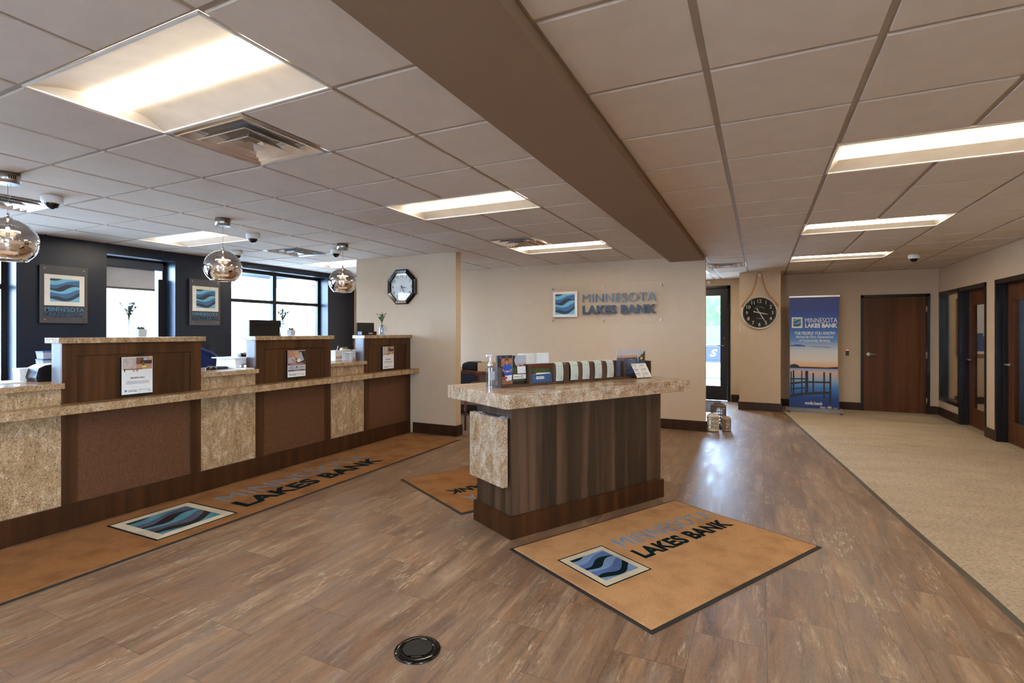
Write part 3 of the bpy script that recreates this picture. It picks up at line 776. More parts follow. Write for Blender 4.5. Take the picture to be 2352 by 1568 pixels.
# ---------------------------------------------------------------- ceiling fixtures
def troffer():
    W, D = 1.20, .60
    t = thing('troffer_light', '', 'ceiling light', (0, 0, C))
    w, d = W / 2, D / 2
    m = M(); z = .000; b = .012
    for q in ((-w, w, -d, -d + b), (-w, w, d - b, d), (-w, -w + b, -d, d), (w - b, w, -d, d)): m.box(*q, z, .008)
    m.build('frame', 'white_enamel', t)
    m = M(); hw = .100; N = 8; zt = .040; ze = .006
    f_ = lambda u: ((d - b) + (hw - (d - b)) * u, ze + (zt - ze) * math.sin(u * math.pi / 2))
    for sgn in (-1, 1):
        prof = [(f_(k / N)[0] * sgn, f_(k / N)[1]) for k in range(N + 1)]
        for k in range(N):
            (ya, za), (yb, zb) = prof[k], prof[k + 1]
            m.raw([(-w + b, ya, za), (w - b, ya, za), (w - b, yb, zb), (-w + b, yb, zb)], [(0, 1, 2, 3)], True)
    for sx in (-1, 1):                       # curved end plates and the plate behind the lens end
        m.raw([(sx * (w - b), -hw, ze), (sx * (w - b), hw, ze), (sx * (w - b - .05), hw, zt), (sx * (w - b - .05), -hw, zt)], [(0, 1, 2, 3)])
        for sgn in (-1, 1):
            for k in range(N):
                u0, u1 = k / N, (k + 1) / N
                (ya, za), (yb, zb) = f_(u0), f_(u1)
                m.raw([(sx * (w - b), ya * sgn, ze), (sx * (w - b), yb * sgn, ze), (sx * (w - b - .05 * math.sin(u1 * math.pi / 2)), yb * sgn, zb), (sx * (w - b - .05 * math.sin(u0 * math.pi / 2)), ya * sgn, za)], [(0, 1, 2, 3)], True)
    m.build('reflector', 'reflector_cream', t)
    m = M(); prof = []
    for k in range(9):
        a = math.pi * k / 8; prof.append((hw * math.cos(a), zt + .003 - .028 * math.sin(a)))
    for k in range(8):
        (ya, za), (yb, zb) = prof[k], prof[k + 1]
        m.raw([(-w + b + .026, ya, za), (w - b - .026, ya, za), (w - b - .026, yb, zb), (-w + b + .026, yb, zb)], [(0, 1, 2, 3)], True)
    for sx in (-1, 1): m.raw([(sx * (w - b - .026), p[0], p[1]) for p in prof], [tuple(range(9))])
    m.build('lens', 'lamp_lens', t)
    return t
LL = ['troffer light over the teller aisle nearest the camera, upper left of the view', 'troffer light over the lobby aisle between the two other aisle lights',
      'smallest troffer light before the wall with the main sign', 'troffer light behind the counter above the middle pendant', 'troffer light behind the counter beside the short clock wall',
      'troffer light behind the counter nearest the camera', 'troffer light above and behind the camera over the aisle', 'troffer light above and behind the camera near the navy wall',
      'largest troffer light over the carpet, cut by the right edge', 'middle one of the three troffer lights over the carpet', 'farthest troffer light over the carpet, by the brown door',
      'troffer light over the carpet above the camera', 'troffer light over the carpet behind the camera']
proto = troffer(); first = True
for c, lb in zip(LIGHTS + [LOBBY], LL + ['troffer light in the entry lobby, half hidden by the sign wall']):
    o = proto if first else dup(proto)
    first = False; o.location = ((c[0] + c[1]) / 2, (c[2] + c[3]) / 2, C); o['label'] = lb; o['group'] = 'troffer lights in the tiled ceiling'
o = dup(proto, (3.9, 11.6, C), 0, 'added unseen troffer light inside the far office', 'office troffer lights'); o = dup(proto, (3.9, 7.6, C), 0, 'added unseen troffer light inside the near office', 'office troffer lights'); o = dup(proto, (3.9, 9.7, C), 0, 'second troffer light inside the far office, added nearer the partition as fill', 'office troffer lights')  # office lights added out of view to brighten the rooms behind the glass

def diffuser():
    """square louvred air diffuser under a clear deflector"""
    t = thing('air_diffuser', '', 'air vent', (0, 0, C))
    h = .30
    m = M()
    o = [(-h, -h, 0), (h, -h, 0), (h, h, 0), (-h, h, 0)]; q = [(x * .93, y * .93, .004) for x, y, z in o]
    m.raw(o + q, [(0, 4, 5, 1), (1, 5, 6, 2), (2, 6, 7, 3), (3, 7, 4, 0)]); m.build('frame', 'aluminium', t)
    for a, b, z0, z1, nm in ((.90, .70, -.006, .05, 'louvre'), (.66, .46, -.014, .04, 'louvre'), (.42, .22, -.022, .03, 'louvre')):
        m = M(); k = [(-1, -1), (1, -1), (1, 1), (-1, 1)]
        ring = lambda s, z: [(x * h * s, y * h * s, z) for x, y in k]
        vs = ring(a, z0) + ring(a - .012, z0 - .003) + ring(a - .04, z0 + .004) + ring(b, z1)
        m.raw(vs, [(j * 4 + i, j * 4 + (i + 1) % 4, j * 4 + 4 + (i + 1) % 4, j * 4 + 4 + i) for j in range(3) for i in range(4)])
        m.build(nm, 'clear_blade', t)
    m = M(); vs = [(-h * .2, -h * .2, -.02), (h * .2, -h * .2, -.02), (h * .2, h * .2, -.02), (-h * .2, h * .2, -.02), (0, 0, .01)]
    m.raw(vs, [(0, 1, 4), (1, 2, 4), (2, 3, 4), (3, 0, 4)]); m.build('centre_cone', 'clear_blade', t)
    m = M(); m.box(-h * .92, h * .92, -h * .92, h * .92, .054, .060); m.build('duct_plate', 'aluminium', t)
    return t
dp = diffuser(); VL = ['largest air diffuser, beside the near aisle troffer light', 'air diffuser in front of the smallest aisle troffer light', 'air diffuser above the big window behind the counter',
                       'air diffuser at the left edge behind the dome camera']
for i, c in enumerate(VENTS + [VLOB]):
    o = dp if i == 0 else dup(dp)
    o.location = ((c[0] + c[1]) / 2, (c[2] + c[3]) / 2, C + .001); o['label'] = (VL + ['air diffuser in the entry ceiling left of the round clock'])[i]; o['group'] = 'square ceiling air diffusers'

def dome():
    t = thing('dome_camera', '', 'security camera', (0, 0, C))
    m = M(); m.lathe([(0, -.001), (.064, -.001), (.070, -.006), (.069, -.048), (.060, -.060), (.046, -.061)], 28); m.build('housing', 'white_plastic', t)
    m = M(); m.ball((0, 0, -.060), .047, 10, .95, -1, .1); m.build('dome', 'lens_dome', t)
    return t
dc = dome()
for i, (x, y, lb) in enumerate([(-5.0, 2.09, 'dome camera at the left beside the nearest pendant'), (-4.95, 3.83, 'dome camera right of the middle pendant canopy'), (-6.2, 4.56, 'dome camera partly behind the middle pendant globe'),
                                (-4.93, 5.02, 'dome camera left of the farthest pendant canopy'), (1.90, 8.80, 'dome camera in the ceiling over the carpet')]):
    o = dc if i == 0 else dup(dc)
    o.location = (x, y, C); o['label'] = lb; o['group'] = 'dome security cameras'

def pendant():
    """origin at the globe's lower rim height; canopy up at the ceiling"""
    t = thing('pendant_lamp', '', 'pendant lamp', (-4.56, 0, 1.88)); top = C - 1.88
    m = M(); m.cyl((0, 0), .066, top - .072, top, 28); cn = m.build('canopy', 'brushed_metal', t)
    m = M()
    for k in range(4): m.box(.045 + .001 * k, .067, -.020 + .011 * k, -.015 + .011 * k, top - .045, top - .02)
    m.build('vent_slots', 'black_plastic', cn)
    m = M(); m.tube([(0, 0, top - .072), (0, 0, .31)], .0012, 6); m.build('cable', 'steel_dark', t)
    m = M(); m.tube([(.03, 0, top - .07), (.032, .01, top - .10), (.012, .01, top - .16), (.003, 0, .39), (.02, .012, .36), (.028, .012, .33), (.004, 0, .31)], .0011, 6); m.build('power_cord', 'white_plastic', t)
    m = M(); m.cyl((0, 0), .008, .282, .312, 14); m.cyl((0, 0), .024, .272, .283, 18); m.build('cap', 'chrome', t)
    prof = []; Rr = .163
    for k in range(23):
        a = R(-50) + (R(88) - R(-50)) * k / 22
        prof.append((Rr * math.cos(a), .121 + .158 * math.sin(a)))
    m = M(); m.lathe(prof, 44); g = m.build('globe', 'mirror_glass', t)
    m = M(); m.lathe([(prof[0][0] - .002, prof[0][1]), (prof[0][0] + .003, prof[0][1] - .001), (prof[0][0], prof[0][1] - .004)], 44); m.build('rim', 'chrome', t)
    m = M(); m.cyl((0, 0), .064, .186, .194, 30); m.build('upper_disc', 'pendant_disc', t)
    m = M(); m.cyl((0, 0), .012, .194, .275, 16); m.cyl((0, 0), .052, .176, .186, 26, .062); m.cyl((0, 0), .010, .055, .176, 14); m.build('lamp_holder', 'chrome', t)
    m = M(); m.cyl((0, 0), .050, .044, .054, 30); m.build('reflection_disc', 'pendant_disc', t)  # glowing disc stands in for the lamp's reflection in the globe's bottom
    return t
pd = pendant()
for i, (y, lb) in enumerate([(1.665, 'nearest pendant lamp, its mirror globe cut by the left edge'), (3.208, 'middle pendant lamp with mirror globe before the big window'), (4.755, 'farthest pendant lamp with mirror globe by the short clock wall')]):
    o = pd if i == 0 else dup(pd)
    o.location = (-4.56, y, 1.88); o['label'] = lb; o['group'] = 'mirror globe pendants over the teller counter'
# ---------------------------------------------------------------- teller counter
XF = -4.41
BOX = [(1.899, 2.899), (3.445, 4.415), (4.967, 5.896)]
BAY = [(-1.0, 1.899), (2.899, 3.445), (4.415, 4.967)]
bl = ['tall wood and granite-capped counter section nearest the camera, in front of the narrow window', 'middle tall counter section, in front of the big window', 'farthest tall counter section, against the short clock wall']
for i, ((a, b), lb) in enumerate(zip(BOX, bl)):
    t = thing('tall_counter_section', lb, 'counter', (-4.48, (a + b) / 2, 0), group='tall teller counter sections')
    w = .089
    m = M(); m.box(XF - .14, XF - .020, a, b, 0, 1.314); m.build('carcass', 'wood_satin', t, world=True)
    for y0, y1 in ((a, a + w), (b - w, b)):
        m = M(); m.box(XF - .02, XF, y0, y1, .175, 1.314); m.build('stile', 'wood_laminate', t, world=True, bevel=.0015)
    m = M(); m.box(XF - .02, XF - .0005, a + w, b - w, 1.225, 1.314); m.build('top_rail', 'wood_laminate', t, world=True, bevel=.0015)
    m = M(); m.box(XF - .02, XF - .013, a + w, b - w, .88, 1.225); m.build('upper_panel', 'wood_laminate', t, world=True)
    m = M(); m.box(XF - .02, XF - .010, a + w, b - w, .175, .84); m.build('embossed_panel', 'embossed_panel', t, world=True)
    e = b + .025 if i < 2 else b
    m = M(); m.rbox(XF - .165, XF + .03, a - .03, e, 1.314, 1.354, .003); m.build('granite_cap', 'granite', t, world=True)
bl = ['low granite counter bay at the left edge of the view', 'low granite counter bay between the first and middle tall sections', 'low granite counter bay between the middle and last tall sections']
for (a, b), lb in zip(BAY, bl):
    t = thing('low_counter_bay', lb, 'counter', (-4.6, (a + b) / 2, 0), group='low granite counter bays')
    m = M(); m.box(XF - .018, XF - .006, a + .002, b - .002, .175, .84); m.build('lower_granite_panel', 'granite', t, world=True)
    m = M(); m.box(XF - .018, XF - .006, a + .002, b - .002, .88, .999); m.build('upper_granite_panel', 'granite', t, world=True)
    m = M(); m.box(XF - .14, XF - .018, a, b, 0, .999); m.build('carcass', 'wood_satin', t, world=True)
    m = M(); m.rbox(-5.02, XF + .045, a, b - .001, .999, 1.038, .003); m.build('work_slab', 'granite', t, world=True)
    m = M(); m.box(-4.98, -4.96, a + .02, b - .02, 0, .999); m.build('back_panel', 'wood_laminate', t, world=True)
tag(M().rbox(XF - .001, XF + .15, -1.0, YP - .004, .829, .888, .003).build('granite_ledge', 'granite'), 'continuous narrow granite ledge along the front of the teller counter', 'shelf')
tag(M().rbox(XF - .019, XF + .014, -1.0, YP - .02, 0, .175, .003).build('plinth_board', 'wood_base'), 'dark red-brown plinth board along the foot of the teller counter', 'skirting board')

# posters on the tall sections: frame x right = +Y, y up, normal +X
def dashes(m, T, x0, x1, y, h, n, seed=1):
    rnd = random.Random(seed); x = x0
    while x < x1 - .004:
        w = min(rnd.uniform(.006, .018), x1 - x); m.prism([(x, y), (x + w, y), (x + w, y + h), (x, y + h)], 0, .0012, T); x += w + .003
def poster(y0, y1, z0, z1, kind, label):
    t = thing('counter_poster', label, 'poster', (XF - .013, (y0 + y1) / 2, z0), group='posters on the tall counter sections')
    m = M(); m.box(XF - .0128, XF + .004, y0 - .006, y1 + .002, z0 - .012, z1 + .002); m.build('backing', 'black_plastic', t, world=True)
    W, H = y1 - y0, z1 - z0
    T = frame((XF + .004, y0, z0), (0, 1, 0), (0, 0, 1))
    m = M(); m.prism([(0, 0), (W, 0), (W, H), (0, H)], 0, .003, T)
    m2 = T @ Matrix.Translation((0, 0, .003))
    r = lambda x0, x1, a, b, mi, z=.0008: (setattr(m, 'mi', mi), m.prism([(x0 * W, a * H), (x1 * W, a * H), (x1 * W, b * H), (x0 * W, b * H)], 0, z, m2))
    mats = ['paper_white', 'photo_stone', 'photo_brown', 'photo_dark', 'photo_yellow', 'ink_black', 'ink_grey', 'logo_dark', 'logo_mid', 'logo_light', 'photo_skin', 'photo_orange', 'photo_grey']
    if kind == 0:
        r(.02, .46, .66, .98, 1); r(.46, .98, .80, .985, 2, .001); r(.60, .98, .81, .90, 3, .0012); r(.70, .84, .90, .97, 12, .0014); r(.40, .98, .66, .80, 10, .0006)
        r(.86, .96, .90, .98, 11, .0014); r(.06, .66, .655, .68, 2, .0014); r(.07, .10, .61, .69, 5, .0015)
        m.mi = 4; m.prism([(.71 * W + .045 * W * 2 * math.cos(a) * 1.0, .73 * H + .03 * H * math.sin(a)) for a in [k * math.pi / 6 for k in range(12)]], 0, .0018, m2)
        m.mi = 2; m.prism([(.63 * W, .70 * H), (.76 * W, .70 * H), (.70 * W, .87 * H), (.66 * W, .85 * H)], 0, .0015, m2)
        r(.34, .42, .60, .66, 12, .0012); r(.46, .52, .60, .655, 10, .0012)
        m.mi = 5; put_text(m, 'PEOPLE PAY', m2, .28 * W, .74 * W, .41 * H, .455 * H, 0, .0012, bold=.02)
        m.mi = 6
        for k in range(3): dashes(m, m2, .13 * W, .88 * W, (.335 - .03 * k) * H, .011 * H, 0, k + 3)
    else:
        r(.0, 1, .44, .985, 2); r(.02, .40, .74, .97, 10, .0012); r(.38, .62, .70, .97, 11, .0010); r(.02, .34, .52, .74, 12, .0010); r(.62, .98, .55, .97, 3, .0009)
        m.mi = 12; m.prism([(.66 * W, .93 * H), (.74 * W, .95 * H), (.92 * W, .62 * H), (.60 * W, .55 * H), (.55 * W, .70 * H)], 0, .0014, m2)
        m.mi = 0; m.prism([(.62 * W + .12 * W * math.cos(a), .62 * H + .07 * H * math.sin(a)) for a in [k * math.pi / 8 for k in range(16)]], 0, .0018, m2)
        m.mi = 10; m.prism([(.24 * W, .70 * H), (.34 * W, .66 * H), (.50 * W, .52 * H), (.40 * W, .50 * H), (.26 * W, .60 * H)], 0, .0016, m2)
        m.mi = 0; m.prism([(.25 * W, .76 * H), (.29 * W, .76 * H), (.46 * W, .62 * H), (.43 * W, .60 * H)], 0, .0017, m2)
        m.mi = 0; dashes(m, m2 @ Matrix.Translation((0, 0, .001)), .15 * W, .88 * W, .475 * H, .014 * H, 0, 9)
        r(.02, .98, .27, .42, 12, .0012); r(.02, .98, .22, .265, 3, .0010); r(.36, .70, .235, .25, 11, .0014)
        m.mi = 5
        for cx, s in ((.20, 0), (.50, 1), (.78, 2)):
            if s == 0:
                pts = [(cx * W + .055 * W * math.cos(a), .365 * H + .032 * H * math.sin(a)) for a in [k * math.pi / 8 for k in range(16)]]
                pin = [(cx * W + .032 * W * math.cos(a), .365 * H + .018 * H * math.sin(a)) for a in [k * math.pi / 8 for k in range(16)]]
                m.mi = 5; m.prism(pts, 0, .0016, m2); m.mi = 0; m.prism(pin, 0, .0018, m2)
            elif s == 1: m.mi = 5; m.prism([((cx - .04) * W, .345 * H), ((cx + .04) * W, .345 * H), ((cx + .035) * W, .385 * H), ((cx - .035) * W, .385 * H)], 0, .0016, m2); m.tube([m2 @ Vector(((cx + .025 * math.cos(a)) * W, .385 * H + .02 * H * math.sin(a), .0016)) for a in [k * math.pi / 6 for k in range(7)]], .001, 5)
            else: m.mi = 5; m.prism([((cx - .03) * W, .385 * H), ((cx + .03) * W, .385 * H), ((cx + .03) * W, .393 * H), ((cx - .03) * W, .393 * H)], 0, .0016, m2); m.prism([((cx - .008) * W, .345 * H), ((cx + .008) * W, .345 * H), ((cx + .008) * W, .39 * H), ((cx - .008) * W, .39 * H)], 0, .0016, m2)
            m.mi = 6; dashes(m, m2, (cx - .08) * W, (cx + .08) * W, .305 * H, .008 * H, 0, s + 5)
    put_logo(m, m2, .08 * W, .17 * W, .06 * H, (.06 + .09 * W / H) * H, .0008, slots=(0, 7, 8, 9), flush=.0003)
    m.mi = 5; put_text(m, 'LAKES BANK', m2, .20 * W, .48 * W, .065 * H, .088 * H, 0, .0012, bold=.02)
    m.mi = 6; put_text(m, 'MINNESOTA', m2, .20 * W, .48 * W, .097 * H, .113 * H, 0, .0012)
    dashes(m, m2, .53 * W, .92 * W, .10 * H, .011 * H, 0, 8); m.mi = 5; dashes(m, m2, .84 * W, .95 * W, .055 * H, .014 * H, 0, 4)
    m.build('printed_sheet', mats, t, world=True)
poster(2.272, 2.494, .912, 1.200, 0, 'poster reading PEOPLE PAY on the nearest tall counter section')
poster(3.812, 4.043, .924, 1.200, 1, 'poster with hands and three icons on the middle tall counter section')
poster(5.307, 5.526, .913, 1.200, 0, 'poster reading PEOPLE PAY on the farthest tall counter section')

# vases with flowers and little potted succulents on the caps
def vase(y, zs, seed, label, ribbon=False):
    t = thing('flower_vase', label, 'vase', (-4.46, y, 1.355), group='glass vases on the tall counter sections')
    m = M(); m.lathe([(.001, .002), (.030, .002), (.033, .008), (.033, .085), (.026, .105), (.016, .122), (.015, .140), (.019, .145)], 24)
    m.lathe([(.001, .008), (.027, .008), (.030, .014), (.030, .084), (.014, .122)], 20)
    m.build('bottle', 'bottle_glass', t)
    rnd = random.Random(seed); m = M(); fl = []
    for k in range(14):
        a = rnd.uniform(0, 6.28); sp = rnd.uniform(.3, .95); L = rnd.uniform(.6, 1) * zs
        p = [(0, 0, .02), (0, 0, .12)] + [(math.cos(a) * sp * L * q * q * .8, math.sin(a) * sp * L * q * q * .8, .14 + L * q) for q in (.3, .65, 1)]
        m.tube(p, .0022, 5)
        for j in range(5):
            q = rnd.uniform(.2, .95); c = Vector((math.cos(a) * sp * L * q * q * .8, math.sin(a) * sp * L * q * q * .8, .14 + L * q))
            d = Vector((rnd.uniform(-1, 1), rnd.uniform(-1, 1), rnd.uniform(.1, 1))).normalized() * rnd.uniform(.022, .042); s_ = d.cross(Vector((0, 0, 1))).normalized() * .008
            m.raw([c, c + d * .5 + s_, c + d, c + d * .5 - s_], [(0, 1, 2, 3)])
        fl.append(Vector(p[-1])); fl.append(Vector(p[-2]))
    m.build('stems', 'leaf_green' if seed != 1 else 'stem_green', t)
    for nm, mt, sub in (('blue_blossoms', 'petal_blue', fl[::3] + fl[1::3]), ('white_blossoms', 'petal_white', fl[2::3])):
        m = M()
        for c in sub:
            for k in range(7):
                a = k * .9 + rnd.random(); d = Vector((math.cos(a), math.sin(a), rnd.uniform(-.2, .6))).normalized() * .019; s_ = d.cross(Vector((0, 0, 1))).normalized() * .007
                m.raw([c, c + d * .6 + s_, c + d, c + d * .6 - s_], [(0, 1, 2, 3)])
        m.build(nm, mt, t)
    if ribbon:
        m = M(); m.tube([(.018, 0, .13), (.03, .01, .135), (.045, .022, .10), (.05, .03, .05)], .002, 6); m.cyl((0, 0), .019, .122, .130, 18); m.build('ribbon', 'navy_fabric', t)
vase(2.352, .13, 1, 'glass vase of blue sprigs on the nearest tall section, before the narrow window')
vase(3.800, .15, 2, 'glass vase of blue and white flowers on the middle tall section, beside the monitor', True)
vase(5.355, .15, 3, 'glass vase of flowers with a blue ribbon on the farthest tall section', True)
def pot(y, label):
    t = thing('potted_succulent', label, 'potted plant', (-4.46, y, 1.355), group='little potted succulents on the counter caps')
    m = M(); s = .029; m.raw([(-s, -s, 0), (s, -s, 0), (s, s, 0), (-s, s, 0), (-s - .002, -s - .002, .062), (s + .002, -s - .002, .062), (s + .002, s + .002, .062), (-s - .002, s + .002, .062),
                            (-s + .003, -s + .003, .062), (s - .003, -s + .003, .062), (s - .003, s - .003, .062), (-s + .003, s - .003, .062), (-s + .003, -s + .003, .05), (s - .003, -s + .003, .05), (s - .003, s - .003, .05), (-s + .003, s - .003, .05)],
                           [(0, 3, 2, 1), (0, 1, 5, 4), (1, 2, 6, 5), (2, 3, 7, 6), (3, 0, 4, 7), (4, 5, 9, 8), (5, 6, 10, 9), (6, 7, 11, 10), (7, 4, 8, 11), (8, 9, 13, 12), (9, 10, 14, 13), (10, 11, 15, 14), (11, 8, 12, 15), (12, 13, 14, 15)])
    m.build('pot', 'pot_ceramic', t, bevel=.002)
    m = M(); rnd = random.Random(int(y * 10))
    for k in range(16):
        a = k * 2.4; tl = .2 + .045 * k; d = Vector((math.cos(a) * math.cos(tl), math.sin(a) * math.cos(tl), math.sin(tl) + .3)) * .032; c = Vector((0, 0, .052))
        m.tube([c, c + d * .5, c + d * .8, c + d], [.003, .006, .005, .0008], 6)
    m.build('rosette', 'succulent_green', t)
pot(2.438, 'small square potted succulent beside the vase on the nearest tall section')
pot(3.905, 'small square potted succulent beside the vase on the middle tall section')

# equipment on the teller side
ZS = 1.038
def monitor():
    t = thing('computer_monitor', 'dark monitor seen from behind on the teller side of the middle section', 'monitor', (-4.80, 3.84, ZS))
    m = M(); m.rbox(-4.815, -4.785, 3.665, 4.055, 1.23, 1.522, .006); b = m.build('housing', 'black_plastic', t, world=True)
    m = M(); m.box(-4.786, -4.7835, 3.72, 3.98, 1.466, 1.470); m.build('vent_slot', 'black_gloss', b, world=True)
    m = M(); m.box(-4.817, -4.8155, 3.68, 4.04, 1.25, 1.51); m.build('screen', 'black_gloss', b, world=True)
    m = M(); m.rbox(-4.82, -4.79, 3.83, 3.89, ZS + .01, 1.30, .004); m.rbox(-4.90, -4.70, 3.76, 3.96, ZS, ZS + .012, .004); m.build('stand', 'black_plastic', t, world=True)
monitor()
# the stretch of work surface behind the tall sections, so the equipment stands on something
for (a, b), lb in zip(BOX, ('behind the nearest', 'behind the middle', 'behind the farthest')):
    t = tag(M().rbox(-5.02, XF - .142, a + .001, b - .001, .999, ZS, .003).build('teller_desk_top', 'granite'), 'granite work surface ' + lb + ' tall section', 'worktop', 'teller desk tops behind the tall sections')
t = thing('payment_terminal', 'black tilted terminal with a white mark on the farthest tall section', 'terminal', (-4.52, 5.10, 1.355))
m = M(); m.raw([(-4.555, 4.955, 1.355), (-4.555, 5.27, 1.355), (-4.515, 4.955, 1.355), (-4.515, 5.27, 1.355), (-4.572, 5.0, 1.505), (-4.572, 5.315, 1.505), (-4.556, 5.0, 1.512), (-4.556, 5.315, 1.512)],
              [(0, 1, 3, 2), (4, 6, 7, 5), (0, 4, 5, 1), (2, 3, 7, 6), (0, 2, 6, 4), (1, 5, 7, 3)]); m.build('tilted_display', 'black_plastic', t, world=True)
m = M(); m.rbox(-4.512, -4.44, 4.96, 5.23, 1.355, 1.402, .004); bb = m.build('base', 'black_plastic', t, world=True)
m = M(); T = frame((-4.4395, 5.08, 1.371), (0, 1, 0), (0, 0, 1)); m.mi = 0
for k in range(6): m.prism([(.012 * k, 0), (.012 * k + .009, 0), (.012 * k + .009, .013), (.012 * k, .013)], 0, .0008, T)
m.build('maker_mark', 'paper_white', bb, world=True)

def riser(x, y0, y1, label):
    t = thing('desk_riser', label, 'riser', (x, (y0 + y1) / 2, ZS), group='white risers on the teller desks')
    m = M(); m.rbox(x - .17, x + .16, y0 - .02, y1, ZS + .098, ZS + .108, .003); m.build('shelf', 'white_plastic', t, world=True)
    m = M(); yi0, yi1 = y0 + .02, y1 - .01
    T = frame((x + .13, 0, ZS), (0, 1, 0), (0, 0, 1))
    m.prism([(yi0, 0), (yi0 + .03, 0), (yi0 + .05, .045), (yi1 - .05, .045), (yi1 - .03, 0), (yi1, 0), (yi1, .098), (yi0 + .01, .098)], 0, .006, T)
    T = frame((x - .16, 0, ZS), (0, 1, 0), (0, 0, 1)); m.prism([(yi0, 0), (yi0 + .03, 0), (yi0 + .05, .045), (yi1 - .05, .045), (yi1 - .03, 0), (yi1, 0), (yi1, .098), (yi0 + .01, .098)], 0, .006, T)
    m.box(x - .15, x + .13, yi0, yi0 + .006, 0 + ZS, ZS + .098); m.build('legs', 'white_plastic', t, world=True)
riser(-4.70, 3.325, 3.66, 'white riser holding the paperclip sculpture, left of the middle tall section')
riser(-4.70, 4.88, 5.17, 'white riser left of the farthest tall section')
# things on the first riser
zr = ZS + .109
t = thing('paperclip_holder', 'giant silver paperclip standing on a black holder on the first riser', 'desk ornament', (-4.70, 3.555, zr))
m = M(); pts = [(0, -.022, .0), (0, -.022, .11), (0, -.012, .128), (0, .004, .132), (0, .018, .122), (0, .022, .10), (0, .022, .04), (0, .014, .028), (0, .002, .030), (0, -.006, .04), (0, -.006, .085), (0, 0, .098), (0, .010, .092), (0, .013, .08), (0, .013, .05)]
m.tube([(p[0], p[1], p[2] + .005) for p in pts], .0022, 6); m.build('clip', 'chrome', t)
m = M(); m.rbox(-.03, .03, -.075, .03, 0, .034, .006); m.build('base', 'black_plastic', t)
m = M(); m.rbox(-.02, .031, -.055, -.002, .02, .042, .003); m.build('tan_block', 'tan_cardboard', t)
t = thing('tape_dispenser', 'black dispenser with a round top on the first riser beside the tall section', 'dispenser', (-4.68, 3.63, zr))
m = M(); m.rbox(-.03, .03, -.032, .022, 0, .075, .004); m.build('body', 'black_plastic', t)
m = M(); m.T = Matrix.Translation((.025, 0, .15)) @ Matrix.Rotation(R(90), 4, 'Y'); m.cyl((0, 0), .028, -.02, .0, 20); m.T = None; m.tube([(.01, -.005, .07), (.01, -.003, .13)], .006); m.build('round_top', 'black_plastic', t)
m = M(); m.box(.0305, .0315, -.02, .02, .078, .108); m.raw([], []); m.build('white_label', 'paper_white', t)
# second riser
t = thing('desk_stapler', 'pale stapler and tray lying on the second riser', 'stapler', (-4.72, 4.985, zr))
m = M(); m.rbox(-.03, .03, -.10, .10, 0, .012, .004); m.raw([(-.02, -.10, .012), (.02, -.10, .012), (.02, .10, .012), (-.02, .10, .012), (-.018, -.09, .045), (.018, -.09, .045), (.018, .04, .030), (-.018, .04, .030)], [(0, 1, 5, 4), (1, 2, 6, 5), (2, 3, 7, 6), (3, 0, 4, 7), (4, 5, 6, 7)]); m.build('body', 'paper_white', t)
m = M(); m.rbox(-.012, .012, -.09, .02, .05, .056, .002); m.tube([(0, .01, .04), (0, .012, .052)], .003); m.build('top_arm', 'tan_cardboard', t)
t = thing('pen_stand', 'small dark pen stand with pens on the second riser', 'pen holder', (-4.72, 5.135, zr))
m = M(); m.lathe([(.001, .001), (.03, .001), (.03, .02), (.026, .02), (.026, .006)], 20); m.build('cup', 'white_plastic', t)
for k in range(4):
    m = M(); a = k * 1.6; m.tube([(.01 * math.cos(a), .012 * math.sin(a), .01), (.022 * math.cos(a), .026 * math.sin(a), .10 + .015 * k)], .003, 6); m.build('pen', ['black_plastic', 'chrome', 'navy_fabric', 'black_plastic'][k], t)
t = thing('label_printer', 'pale box with a raised white lever left of the second riser', 'machine', (-4.72, 4.80, ZS))
m = M(); m.rbox(-.06, .06, -.06, .05, 0, .13, .006); m.build('body', 'paper_white', t)
m = M(); m.tube([(.0, .02, .13), (.0, .035, .155), (.0, .045, .185)], .004, 8); m.build('lever', 'white_plastic', t)
m = M(); m.rbox(.058, .064, -.058, .048, .03, .06, .001); m.build('front_band', 'tan_cardboard', t)
t = thing('computer_mouse', 'black and silver computer mouse on the low bay before the blue chair', 'mouse', (-4.66, 3.16, ZS))
m = M(); prof = []
bm = bmesh.new(); bmesh.ops.create_uvsphere(bm, u_segments=20, v_segments=12, radius=1)
for v in bm.verts: v.co = Vector((v.co.x * .032, v.co.y * .055, max(v.co.z, -.12) * .034 + .004))
m.raw([v.co for v in bm.verts], [[q.index for q in f.verts] for f in bm.faces], True); bm.free(); m.build('shell', 'black_plastic', t)
m = M(); m.tube([(.026, -.03, .018), (.022, 0, .030), (.02, .03, .024)], .003, 6); m.build('silver_trim', 'chrome', t)
t = thing('computer_keyboard', 'dark keyboard beside the mouse on the low bay', 'keyboard', (-4.74, 3.26, ZS), R(8))
m = M(); m.rbox(-.07, .07, -.05, .09, 0, .016, .003); m.build('case', 'black_plastic', t)
m = M()
for i in range(5):
    for j in range(6): m.box(-.062 + .025 * i, -.041 + .025 * i, -.045 + .022 * j, -.026 + .022 * j, .016, .021)
m.build('keys', 'ink_black', t)
tag(M().rbox(-4.66, -4.42, 3.34, 3.435, ZS, ZS + .010, .001).build('paper_pad', 'paper_white'), 'small pad of paper on the low bay under the first riser', 'paper')
